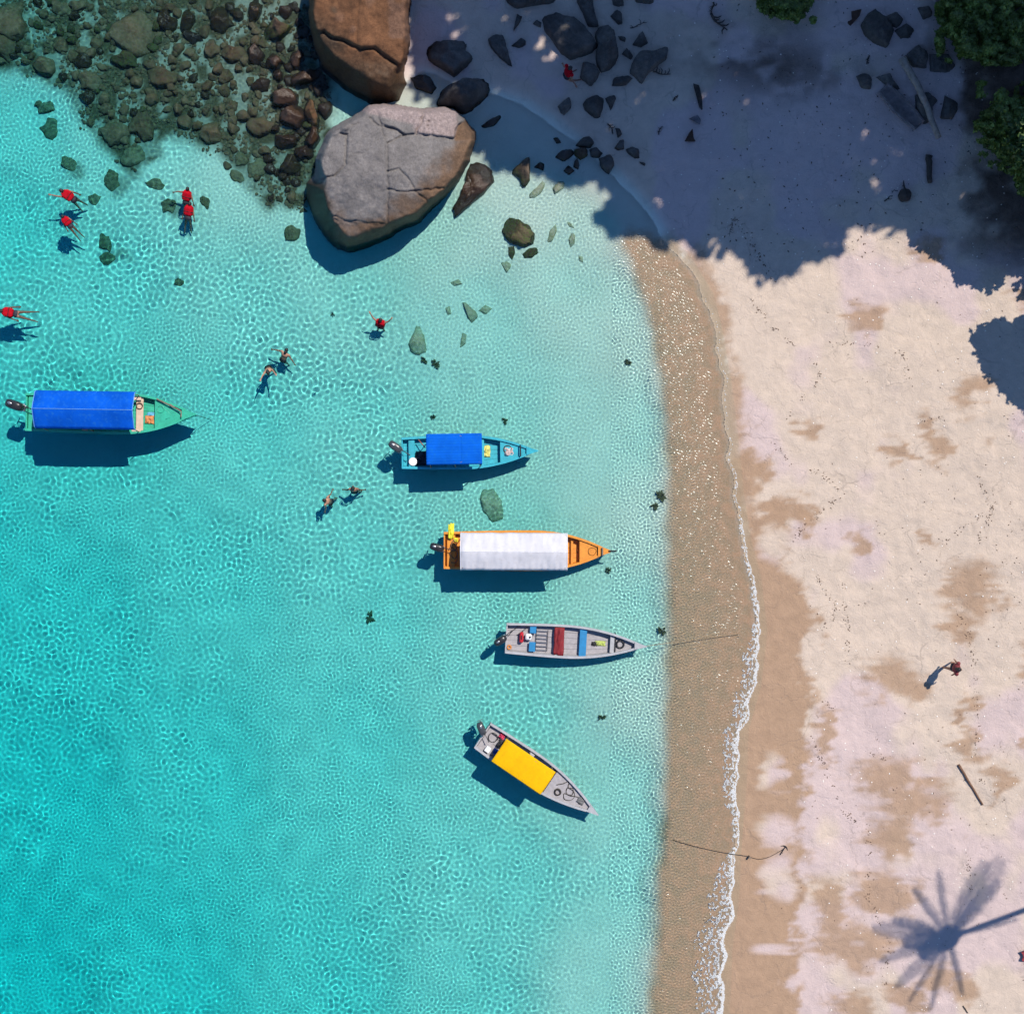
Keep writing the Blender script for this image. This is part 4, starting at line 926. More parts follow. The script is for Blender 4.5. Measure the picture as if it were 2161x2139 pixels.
        m = ny + 1; top = [(k * m + j, (k + 1) * m + j, (k + 1) * m + j + 1, k * m + j + 1) for k in range(nx) for j in range(ny)]
        N = len(vs_); vs2 = vs_ + [(x, y, zz - .018) for x, y, zz in vs_]; fs = top + [(d + N, c + N, bb + N, a + N) for a, bb, c, d in top]
        rim = [k * m for k in range(nx + 1)] + [nx * m + j for j in range(1, m)] + [k * m + ny for k in range(nx - 1, -1, -1)] + [j for j in range(ny - 1, 0, -1)]
        for a, c in zip(rim, rim[1:] + rim[:1]): fs.append((a, c, c + N, a + N))
        cv = MB().add(vs2, fs).build('canopy', col, b.root, smooth=True)
        if ridge:
            sm = []
            for k in range(nx + 1): x = x0 + (x1 - x0) * k / nx; i = k * m + ny // 2; sm.append(Vector(vs_[i]) + Vector((0, 0, .004)))
            MB().tube(sm, .014, 6).build('ridge_seam', seam or col, cv)
            for xe in (0, nx): MB().tube([Vector(vs_[xe * m + j]) + Vector((0, 0, .006)) for j in range(m)], .02, 6).build('hem', seam or col, cv)
        for s in (s0 + .02, (s0 + s1) / 2, s1 - .02):
            for sg in (1, -1):
                w = min(half_beam(s, b.B, b.full) - .03, hw)
                MB().tube([(s * b.L, sg * w, b.g - .02), (s * b.L, sg * (hw - .10) + yoff, z - .0)], .02).build('canopy_post', post, b.root)
            MB().tube([(s * b.L, -(hw - .09) + yoff, z - .05), (s * b.L, -.4 * hw + yoff, z + arch * .5 - .05), (s * b.L, .4 * hw + yoff, z + arch * .5 - .05), (s * b.L, (hw - .09) + yoff, z - .05)], .018).build('canopy_bow', post, cv)
        for sg in (1, -1):
            MB().tube([(x0 + .06, sg * (hw - .10) + yoff, z - .02), (x1 - .06, sg * (hw - .10) + yoff, z - .02)], .018).build('canopy_rail', post, cv)
        return cv
    def outboard(b, yaw=0.0, y=0.0, size=1.0, col=M_BLACK, tilt=0.0):
        e = MB(); R = Matrix.Rotation(yaw, 3, 'Z'); T = lambda p: R @ Vector(p) * size + Vector((-.02, y, 0))
        def tr(mb): mb.v = [tuple(T(p)) for p in mb.v]; return mb
        g = b.g
        c = tr(MB().ell((-.30, 0, g / size + .34), (.36, .19, .22), nu=20, nv=12, e=.62)).build('outboard_motor', col, b.root, smooth=True)
        tr(MB().box((-.30, 0, g / size + .145), (.62, .33, .05), bev=.02)).build('cowl_seam', M_STEEL, c)
        tr(MB().ell((-.42, .02, g / size + .555), (.10, .055, .018), nu=12, nv=6)).build('cowl_vent', M_STEEL, c, smooth=True)
        tr(MB().box((-.30, 0, g / size - .22), (.20, .12, .72), bev=.03)).build('drive_leg', M_BLACK, c)
        tr(MB().box((-.02, 0, g / size + .0), (.16, .26, .22), bev=.02)).build('clamp_bracket', M_STEEL, c)
        pr = tr(MB().ell((-.30, 0, g / size - .60), (.26, .06, .06))).build('gear_case', M_BLACK, c, smooth=True)
        pp = MB()
        for k in range(3):
            a = 2 * math.pi * k / 3; pp.box((-.58, .09 * math.sin(a), g / size - .60 + .09 * math.cos(a)), (.03, .05 + .10 * abs(math.sin(a)), .05 + .10 * abs(math.cos(a))))
        tr(pp).build('propeller', M_STEEL, c)
        tr(MB().tube([(-.05, .04, g / size + .22), (.25, .08, g / size + .26), (.52, .10, g / size + .27)], [.022, .02, .026], 8)).build('tiller', M_BLACK, c)
        return c

def place(o, b, lp):
    """put a separate thing at a point given in a boat's own frame"""
    w = b.root.matrix_basis @ Vector(lp); o.location = w; o.rotation_euler = (0, 0, b.ang); return o
def coil(name, mat, R, r, turns, label, tail=None, seed=0, cat='rope'):
    rnd = random.Random(seed); pts = []
    for k in range(int(turns * 16) + 1):
        a = 2 * math.pi * k / 16; rr = R * (1 - .10 * (k / 16) / max(1, turns)) + rnd.uniform(-.06, .06) * R
        pts.append((rr * math.cos(a), rr * math.sin(a), r + .6 * r * (k // 16)))
    if tail: pts += [(x, y, r) for x, y in tail]
    return tag(MB().tube(pts, r, 6).build(name, mat, None, smooth=True), label, cat)
def loop_rope(name, mat, pts, r, label, cat='rope', n=6):
    """smooth rope through points"""
    P_ = [Vector(p) for p in pts]; out = []
    for i in range(len(P_) - 1):
        p0, p1, p2, p3 = P_[max(i - 1, 0)], P_[i], P_[i + 1], P_[min(i + 2, len(P_) - 1)]
        for k in range(6):
            t = k / 6; out.append(.5 * ((2 * p1) + (p2 - p0) * t + (2 * p0 - 5 * p1 + 4 * p2 - p3) * t * t + (3 * p1 - p0 - 3 * p2 + p3) * t ** 3))
    out.append(P_[-1]); return tag(MB().tube(out, r, n).build(name, mat, None, smooth=True), label, cat)
def rag(name, mat, w, l, h, label, seed, cat='cloth'):
    """crumpled cloth / bag: a folded sheet with thickness"""
    n = 12; vs_ = []
    for k in range(n + 1):
        for j in range(n + 1):
            u, v = -1 + 2 * k / n, -1 + 2 * j / n; q = Vector((u * 1.7, v * 1.7, seed))
            d = 1 - .25 * mnoise.noise(q * .9)
            vs_.append((u * l / 2 * d, v * w / 2 * d, max(.006, h * (.45 + .9 * mnoise.fractal(q * 1.3, 1, 2, 3)) * (1 - max(abs(u), abs(v)) ** 4))))
    m = n + 1; top = [(k * m + j, (k + 1) * m + j, (k + 1) * m + j + 1, k * m + j + 1) for k in range(n) for j in range(n)]
    N = len(vs_); fs = top + [(d + N, c + N, bb + N, a + N) for a, bb, c, d in top]
    rim = [k * m for k in range(m)] + [n * m + j for j in range(1, m)] + [k * m + n for k in range(n - 1, -1, -1)] + [j for j in range(n - 1, 0, -1)]
    for a, c in zip(rim, rim[1:] + rim[:1]): fs.append((a, c, c + N, a + N))
    return tag(MB().add(vs_ + [(x, y, 0.0) for x, y, z in vs_], fs).build(name, mat, None, smooth=True), label, cat)

# ---- 1: green boat with a long arched blue awning
M_GRN = pm('sea_green_paint', (.035, .42, .27), .45, .14, 4, .05, dirt=(.02, .16, .11), dirt_amt=.5)
M_BLUC = pm('blue_tarpaulin', (.002, .085, .50), .8, .20, 1.3, .2, bscale=14, spec=.05, dirt=(.02, .16, .5), dirt_amt=.5)
M_CREAM = pm('cream_plank', (.62, .45, .33), .6, .12, 6, .1)
B1 = Boat('green_boat', 'green wooden boat with a long blue awning, the boat farthest left', (53, 869), (408, 874), 1.70, M_GRN, M_GRN, M_GRN, foredeck=.765, full=.56)
B1.canopy_px((70, 864), (281, 864), 1.56, 1.62, M_BLUC, arch=.30, hang=.14, wrinkle=.008, seam=pm('faded_blue_hem', (.10, .28, .62), .8, .2, 6, .1))
B1.outboard(yaw=math.radians(-20), y=.15, size=1.02)
B1.thwart(.672, M_CREAM, .30); B1.thwart(.03, M_GRN, .22); B1.thwart(.35, M_CREAM, .24)
MB().box((.655 * B1.L, .62, B1.g + .03), (.42, .13, .05), bev=.015).build('side_plank', M_CREAM, B1.root)
MB().box((.66 * B1.L, -.70, B1.g + .03), (.40, .12, .05), bev=.015).build('side_plank', M_CREAM, B1.root)
MB().tube([(.86 * B1.L, .40, B1.g + .16), (.93 * B1.L, .10, B1.g + .24), (.93 * B1.L, -.12, B1.g + .24)], .025).build('bow_bar', M_POLE, B1.root)
MB().tube([(.78 * B1.L, .62, B1.g + .12), (.92 * B1.L, .16, B1.g + .2)], .03).build('bow_rail', M_POLE, B1.root)
place(rag('orange_float_vest', pm('orange_cloth', (.60, .24, .09), .8, .3, 9, .3), .36, .40, .16, 'crumpled orange and blue life vest on the floor of the green boat', 3, 'life vest'), B1, (.722 * B1.L, -.24, .18))
place(rag('blue_cloth', pm('light_blue_cloth', (.12, .42, .62), .8, .2, 9, .3), .16, .36, .08, 'light blue cloth beside the orange vest in the green boat', 5), B1, (.735 * B1.L, .02, .18))
place(coil('rope_coil', M_GRN, .15, .014, 2.2, 'green rope coil on the foredeck of the green boat', [(.3, -.1), (.5, -.3), (.2, -.42)]), B1, (.80 * B1.L, .20, .46))
place(coil('rope_coil', pm('brown_rope', (.14, .08, .05), .9, .3, 20, .4), .13, .02, 1.6, 'brown and white rope coiled on the cream bench of the green boat'), B1, (.672 * B1.L, .33, .40))
# ---- 2: light blue boat with a ribbed blue roof
M_LBL = pm('light_blue_paint', (.025, .38, .47), .45, .16, 4, .05, dirt=(.02, .2, .26), dirt_amt=.45)
M_BLUR = pm('blue_ribbed_sheet', (.002, .105, .54), .8, .16, 1.5, .1, spec=.06, dirt=(.01, .16, .5), dirt_amt=.4)
B2 = Boat('light_blue_boat', 'light blue boat with a short ribbed blue roof, below the swimmers', (847, 956), (1131, 951), 1.40, M_LBL, M_LBL, M_LBL, foredeck=.735, full=.45)
B2.canopy_px((899, 947), (1017, 947), 1.27, 1.55, M_BLUR, arch=.05, ribs=15, hang=.05, ridge=False)
B2.outboard(yaw=math.radians(-38), y=.10, size=.86, col=pm('grey_black_cowl', (.05, .055, .06), .25, .2, 6, .03))
B2.thwart(.075, M_LBL, .26); B2.thwart(.36, M_LBL, .22); B2.thwart(.605, M_LBL, .12)
MB().tube([(.60 * B2.L, .60, B2.g + .05), (.60 * B2.L, .62, 1.5)], .015).build('pole', M_STEEL, B2.root)
MB().tube([(.13 * B2.L, .55, B2.g + .06), (.18 * B2.L, .20, B2.g + .16)], .022).build('tiller_pole', pm('red_brown_wood', (.25, .08, .05), .6, .2), B2.root)
MB().tube([(.885 * B2.L, .26, B2.g + .2), (.885 * B2.L, -.22, B2.g + .2)], .03).build('bow_bar', M_BLACK, B2.root)
def bucket(b, lp, r, mat, label):
    o = tag(MB().lathe([(0.001, 0), (r * .8, 0), (r, .24), (r * 1.06, .25), (r * 1.02, .262), (r * .9, .262), (.001, .268)], n=18).build('bucket', mat, None, smooth=False), label, 'bucket'); return place(o, b, lp)
bucket(B2, (.085 * B2.L, -.36, .18), .165, M_WHITE, 'round white lidded tub at the stern of the light blue boat')
place(rag('yellow_bag', pm('yellow_cloth', (.62, .58, .16), .7, .25, 7, .25), .46, .30, .18, 'yellow and white bag on the floor of the light blue boat', 8, 'bag'), B2, (.635 * B2.L, .02, .18))
place(rag('pale_bundle', pm('pale_pink_cloth', (.55, .44, .42), .8, .25, 9, .3), .36, .40, .22, 'pale crumpled bundle at the bow of the light blue boat', 12, 'bundle'), B2, (.80 * B2.L, -.02, .44))
place(coil('rope_coil', M_DKROPE, .17, .02, 2.0, 'dark rope coil under the pale bundle of the light blue boat'), B2, (.79 * B2.L, .08, .44))
place(rag('dark_cover', pm('navy_cloth', (.02, .03, .05), .8, .3, 8, .3), .60, .75, .30, 'dark cloth heap behind the ribbed roof of the light blue boat', 15), B2, (.17 * B2.L, -.22, .18))
# ---- 3: orange boat with a white cloth awning
M_ORG = pm('orange_paint', (.72, .27, .03), .45, .14, 4, .06, dirt=(.30, .10, .02), dirt_amt=.4)
M_CLOTH = pm('white_awning', (.60, .59, .61), .9, .08, 1.5, .3, bscale=8, spec=.1, dirt=(.44, .42, .41), dirt_amt=.35)
B3 = Boat('orange_boat', 'bright orange boat with a long white cloth awning', (936, 1161), (1287, 1163), 1.66, M_ORG, M_ORG, M_ORG, foredeck=.82, full=.54)
B3.canopy_px((972, 1164), (1197, 1164), 1.54, 1.50, M_CLOTH, arch=.28, wrinkle=.030, hang=.14, seam=pm('white_hem', (.72, .71, .72), .8, .05, 6, .1))
B3.outboard(yaw=math.radians(-16), y=.06, size=.84)
B3.thwart(.045, M_ORG, .34); B3.thwart(.775, M_ORG, .10, z=.30); B3.thwart(.40, M_ORG, .22)
MB().tube([(.955 * B3.L, .16, B3.g + .26), (.955 * B3.L, -.16, B3.g + .26)], .035).build('bow_bar', M_POLE, B3.root)
MB().tube([(B3.L - .05, 0, B3.g + .2), (B3.L + .28, .02, B3.g + .28)], .035).build('bow_post', M_BLACK, B3.root)
place(coil('rope_coil', pm('dark_orange_rope', (.30, .12, .02), .9, .2, 20, .4), .17, .016, 2.0, 'orange brown rope coil on the foredeck of the orange boat', [(.3, .05), (.5, .02)]), B3, (.895 * B3.L, -.02, .47))
place(rag('yellow_life_vest', pm('yellow_vest', (.75, .68, .03), .6, .15, 7, .2), .62, .24, .14, 'bright yellow life vest hanging over the stern corner of the orange boat', 22, 'life vest'), B3, (.045 * B3.L, .80, .50))
place(rag('yellow_strap', pm('yellow_vest', (.75, .68, .03)), .18, .16, .10, 'small yellow cloth next to the life vest on the orange boat', 25), B3, (.075 * B3.L, .44, .42))
place(loop_rope('rope_tangle', pm('brown_rope', (.14, .08, .05)), [(0, 0, 0), (.2, .3, .02), (.32, .05, .04), (.05, -.1, .03), (.25, -.35, .02), (.38, -.1, .05), (.1, .2, .04), (.3, .42, .02), (.36, -.42, .03), (.1, -.5, .02)], .018, 'tangled brown rope at the stern of the orange boat'), B3, (.03 * B3.L, .0, .42))
# ---- 4: open grey boat
M_GRY = pm('grey_paint', (.40, .40, .41), .5, .12, 5, .06, dirt=(.20, .19, .18), dirt_amt=.45)
M_GRYF = pm('grey_boards', (.36, .34, .35), .7, .14, 7, .12, dirt=(.18, .16, .15), dirt_amt=.4)
M_BLUB = pm('blue_bench_paint', (.012, .20, .42), .5, .12, 5, .05)
M_RED = pm('dark_red_cloth', (.20, .012, .016), .75, .25, 7, .25)
B4 = Boat('grey_open_boat', 'grey open boat without a roof, with blue and dark red benches', (1067, 1346), (1360, 1364), 1.36, M_GRY, M_GRYF, M_GRY, foredeck=.80, full=.42, fd_h=.10)
B4.outboard(yaw=math.radians(36), y=.05, size=.80)
for (y0, y1) in ((.42, .96), (-.85, -.18)): B4.thwart(.195, M_BLUB, .27, y0=y0, y1=y1, name='blue_bench')
B4.thwart(.56, M_BLUB, .30, name='blue_bench'); B4.thwart(.775, M_GRY, .22)
place(rag('red_tarp', M_RED, 1.22, .42, .14, 'dark red tarp draped over the middle bench of the grey open boat', 31, 'tarp'), B4, (.385 * B4.L, 0, B4.g - .06)); B4.thwart(.385, M_GRY, .30)
MB().box((.79 * B4.L, 0, .30), (.035, 1.0, .20), bev=.01).build('bulkhead', M_BLACK, B4.root)
t = empty('fuel_can', (0, 0, 0)); tag(t, 'red fuel can with a white cap behind the stern bench of the grey boat', 'fuel can')
MB().box((0, 0, .14), (.16, .44, .26), bev=.04).build('can_body', pm('red_plastic', (.48, .015, .025), .4, .12, 6, .04), t); MB().tube([(0, -.08, .29), (0, .08, .29)], .02).build('can_handle', M_BLACK, t)
place(t, B4, (.115 * B4.L, .06, .17))
t = empty('water_jug', (0, 0, 0)); tag(t, 'white jerrycan beside the red fuel can in the grey boat', 'jerrycan')
MB().box((0, 0, .15), (.26, .26, .28), bev=.05).build('jug_body', M_WHITE, t); MB().lathe([(.001, .29), (.04, .29), (.04, .33), (.001, .335)], (.06, 0, 0), 10).build('jug_cap', M_BLACK, t)
place(t, B4, (.165 * B4.L, .10, .17))
t = empty('steel_rack', (0, 0, 0)); tag(t, 'shiny steel tube rack behind the red tarp of the grey boat', 'rack')
for k in range(6): MB().tube([(-.22, -.42 + .16 * k, .08), (.22, -.42 + .16 * k, .08)], .018).build('rack_bar', M_STEEL, t)
MB().tube([(.24, -.46, .08), (.24, .44, .08)], .014).build('rack_rail', M_BLACK, t); MB().tube([(-.24, -.46, .08), (-.24, .44, .08)], .014).build('rack_rail', M_BLACK, t)
place(t, B4, (.262 * B4.L, -.02, .17))
place(rag('green_vest', pm('lime_cloth', (.42, .50, .12), .7, .3, 9, .25), .20, .44, .10, 'green and pink cloth lying before the bow of the grey open boat', 36), B4, (.69 * B4.L, -.03, .18))
place(rag('black_bag', pm('black_cloth', (.02, .02, .022), .7, .3, 9, .2), .18, .26, .10, 'small black bag next to the green cloth in the grey boat', 38, 'bag'), B4, (.645 * B4.L, -.06, .18))
place(tag(MB().add(*(lambda n, m, R, r: ([((R + r * math.cos(2 * math.pi * j / m)) * math.cos(2 * math.pi * i / n), (R + r * math.cos(2 * math.pi * j / m)) * math.sin(2 * math.pi * i / n), r + r * math.sin(2 * math.pi * j / m)) for i in range(n) for j in range(m)],
      [(i * m + j, ((i + 1) % n) * m + j, ((i + 1) % n) * m + (j + 1) % m, i * m + (j + 1) % m) for i in range(n) for j in range(m)]))(20, 8, .15, .042)).build('black_ring', M_BLACK, None, smooth=True), 'thick black ring lying at the bow of the grey open boat', 'ring'), B4, (.83 * B4.L, .0, .30))
place(tag(MB().add(*(lambda n, m, R, r: ([((R + r * math.cos(2 * math.pi * j / m)) * math.cos(2 * math.pi * i / n), (R + r * math.cos(2 * math.pi * j / m)) * math.sin(2 * math.pi * i / n), r + r * math.sin(2 * math.pi * j / m)) for i in range(n) for j in range(m)],
      [(i * m + j, ((i + 1) % n) * m + j, ((i + 1) % n) * m + (j + 1) % m, i * m + (j + 1) % m) for i in range(n) for j in range(m)]))(18, 8, .075, .032)).build('float_ring', pm('orange_ring', (.60, .22, .05), .6, .2), None, smooth=True), 'small orange ring at the stern corner of the grey open boat', 'ring'), B4, (.03 * B4.L, -.40, .18))
place(loop_rope('fuel_hose', M_BLACK, [(0, 0, .1), (.2, .25, .04), (.5, .45, .03), (.75, .42, .05), (.55, .2, .05), (.35, .05, .06)], .014, 'black hose running from the outboard of the grey open boat', 'hose'), B4, (.02 * B4.L, .08, .17))
# ---- 5: grey boat with the yellow roof
M_YEL = pm('yellow_ribbed_sheet', (.74, .42, .003), .7, .10, 1.5, .1, spec=.1, dirt=(.5, .26, .01), dirt_amt=.3)
B5 = Boat('grey_roofed_boat', 'grey boat with a bright yellow ribbed roof, moored at a slant', (1018, 1551), (1259, 1717), 1.36, M_GRY, M_GRYF, M_GRY, foredeck=.60, full=.42, fd_h=.20)
B5.canopy_px((1052, 1584), (1157, 1654), 1.12, 1.48, M_YEL, arch=.06, ribs=13, hang=.05, ridge=False)
B5.outboard(yaw=math.radians(-34), y=.12, size=.80, col=pm('grey_black_cowl', (.05, .055, .06)))
B5.thwart(.06, M_GRYF, .5, z=.24); B5.thwart(.38, M_GRY, .22); B5.thwart(.585, M_BLACK, .05, z=.36)
MB().box((.60 * B5.L - .03, 0, .26), (.04, 1.1, .26), bev=.01).build('bulkhead', M_BLACK, B5.root)
place(coil('cable_loop', M_BLACK, .20, .013, 2.4, 'black cable loops at the stern of the yellow-roofed boat', [(.4, .1), (.5, -.1)], cat='cable'), B5, (.075 * B5.L, .14, .27))
t = empty('white_box', (0, 0, 0)); tag(t, 'small white cool box at the stern of the yellow-roofed boat', 'box')
MB().box((0, 0, .11), (.20, .22, .20), bev=.02).build('box_body', M_WHITE, t); MB().box((0, 0, .225), (.22, .24, .03), bev=.01).build('box_lid', M_WHITE, t)
place(t, B5, (.09 * B5.L, -.36, .27))
place(rag('pink_cloth', pm('pink_cloth', (.55, .04, .10), .75, .2, 8, .2), .24, .26, .12, 'pink red cloth behind the yellow roof, in the slanted boat', 44), B5, (.125 * B5.L, .42, .28))
place(rag('blue_bag', pm('royal_blue_cloth', (.02, .09, .42), .7, .2, 8, .2), .22, .28, .16, 'blue bag behind the yellow roof, in the slanted boat', 46, 'bag'), B5, (.155 * B5.L, -.28, .28))
place(rag('black_heap', pm('black_cloth', (.02, .02, .022)), .40, .30, .16, 'black cloth heap between the pink cloth and blue bag', 48), B5, (.15 * B5.L, .12, .28))
place(coil('rope_coil', M_DKROPE, .13, .03, 2.6, 'tight black rope coil on the foredeck of the yellow-roofed boat'), B5, (.685 * B5.L, -.20, .38))
place(loop_rope('rope_tangle', M_DKROPE, [(-.35, .02, 0), (-.15, .22, .0), (.0, .42, 0), (.12, .2, .02), (.3, .28, 0), (.42, .05, .02), (.2, -.05, .0), (.1, .18, .03), (.38, .2, .02), (.55, .02, 0), (.48, -.2, .0), (.25, -.28, .02), (.12, -.1, .0), (.4, -.02, .03), (.7, .1, .02), (.85, -.1, .04), (1.0, .0, .06)], .017, 'loose black rope tangle on the foredeck of the yellow-roofed boat'), B5, (.71 * B5.L, 0, .40))
place(rag('grey_net', pm('net_grey', (.14, .14, .14), .8, .4, 20, .4), .24, .30, .06, 'small dark net by the bow of the yellow-roofed boat', 52, 'net'), B5, (.86 * B5.L, .05, .46))
# ---- mooring lines
def line_to(b, s, y, z, target, sag, label, mat=M_DKROPE, r=.011):
    a = b.root.matrix_basis @ Vector((s * b.L, y, z)); e = Vector(target); pts = []
    for k in range(9): t = k / 8; q = a.lerp(e, t); q.z -= sag * math.sin(math.pi * t); pts.append(q)
    return loop_rope('mooring_line', mat, pts, r, label)
line_to(B1, 1.0, 0, .6, PG(446, 886, .04), .1, 'thin mooring line running into the water from the green boat bow')
line_to(B4, 1.0, 0, .6, PG(1560, 1338, .06), .15, 'thin mooring line from the grey open boat toward the beach', M_ROPE)
q = [PG(x, y, .05 if x > 1540 else .06) for x, y in ((1398, 1766), (1430, 1775), (1470, 1786), (1520, 1797), (1578, 1806))]
loop_rope('shore_rope', M_DKROPE, q, .010, 'dark rope running from the shallows up to the stake on wet sand')
q = [PG(x, y, .02) for x, y in ((1578, 1806), (1600, 1812), (1622, 1808), (1645, 1796), (1654, 1790))]
loop_rope('shore_rope', M_DKROPE, q, .012, 'short rope curving over wet sand right of the stake')
s0 = PG(1580, 1806)
t = tag(MB().tube([(0, 0, -.3), (.01, 0, .22)], [.05, .045], 8).build('mooring_stake', M_POLE, None), 'short dark stake where the two shore ropes meet', 'stake'); t.location = s0
s0 = PG(1652, 1793)
t = empty('small_anchor', s0, 1.0); tag(t, 'small dark anchor at the end of the shore rope', 'anchor')
MB().tube([(-.22, 0, .04), (.16, 0, .05)], .02).build('shank', M_BLACK, t); MB().tube([(.10, -.17, .02), (.18, -.08, .04), (.2, 0, .05), (.18, .08, .04), (.10, .17, .02)], [.01, .02, .024, .02, .01]).build('flukes', M_BLACK, t)
# ------------------------------------------------------------------ people
SK = pm('tan_skin', (.42, .22, .14), .55, .10, 8, .05); SK2 = pm('brown_skin', (.27, .13, .08), .55, .10, 8, .05)
HAIR = pm('black_hair', (.014, .011, .010), .5, .3, 20, .4); VEST = pm('red_vest', (.42, .005, .014), .85, .25, 7, .3, spec=.1); NAVY = pm('navy_shorts', (.018, .02, .03), .7, .3, 8, .2)
REDS = pm('wine_shirt', (.20, .03, .035), .75, .25, 8, .25); TEAL = pm('black_swimwear', (.012, .014, .016), .6, .3, 8, .2)
dg = bpy.context.evaluated_depsgraph_get
def remesh(mb, voxel, dec=.5):
    m = bpy.data.meshes.new('tmp'); m.from_pydata(mb.v, [], mb.f); m.update()
    bm = bmesh.new(); bm.from_mesh(m); bmesh.ops.recalc_face_normals(bm, faces=bm.faces); bm.to_mesh(m); bm.free()
    o = bpy.data.objects.new('tmp', m); C.objects.link(o)
    r = o.modifiers.new('r', 'REMESH'); r.mode = 'VOXEL'; r.voxel_size = voxel
    s = o.modifiers.new('s', 'SMOOTH'); s.iterations = 3; s.factor = .5
    d = o.modifiers.new('d', 'DECIMATE'); d.ratio = dec
    ev = o.evaluated_get(dg()); out = bpy.data.meshes.new_from_object(ev)
    bpy.data.objects.remove(o); bpy.data.meshes.remove(m); out.shade_smooth(); return out
def seg(mb, a, b, r0, r1, k=5):
    a, b = Vector(a), Vector(b); pts, rs = [], []
    d = (b - a).normalized()
    pts = [a - d * r0 * .8, a - d * r0 * .4] + [a.lerp(b, i / k) for i in range(k + 1)] + [b + d * r1 * .4, b + d * r1 * .8]
    rs = [r0 * .45, r0 * .85] + [r0 + (r1 - r0) * i / k for i in range(k + 1)] + [r1 * .85, r1 * .45]
    mb.tube(pts, rs, 10)
def hand(mb, w, d, side):
    """palm, four unequal curled fingers and a thumb leaving the side of the palm"""
    w, d = Vector(w), Vector(d).normalized(); up = Vector((0, 0, 1)); s = d.cross(up)
    if s.length < .1: s = d.cross(Vector((1, 0, 0)))
    s.normalize(); nrm = s.cross(d)
    mb.ell(w + d * .05, (.034, .034, .026), nu=8, nv=6)
    for k, L in enumerate((.066, .078, .074, .058)):
        o = w + d * .085 + s * (-.033 + .022 * k); m1 = o + d * L * .55 - nrm * .012; m2 = m1 + d * L * .42 - nrm * .03
        mb.tube([o - d * .03, o, m1, m2], [.011, .0115, .0105, .008], 6)
    o = w + d * .02 + s * (-.03 * side) * 1; t1 = o + d * .03 - s * .035 * side; t2 = t1 + d * .035 - nrm * .015; mb.tube([o, t1, t2], [.013, .0125, .009], 6)
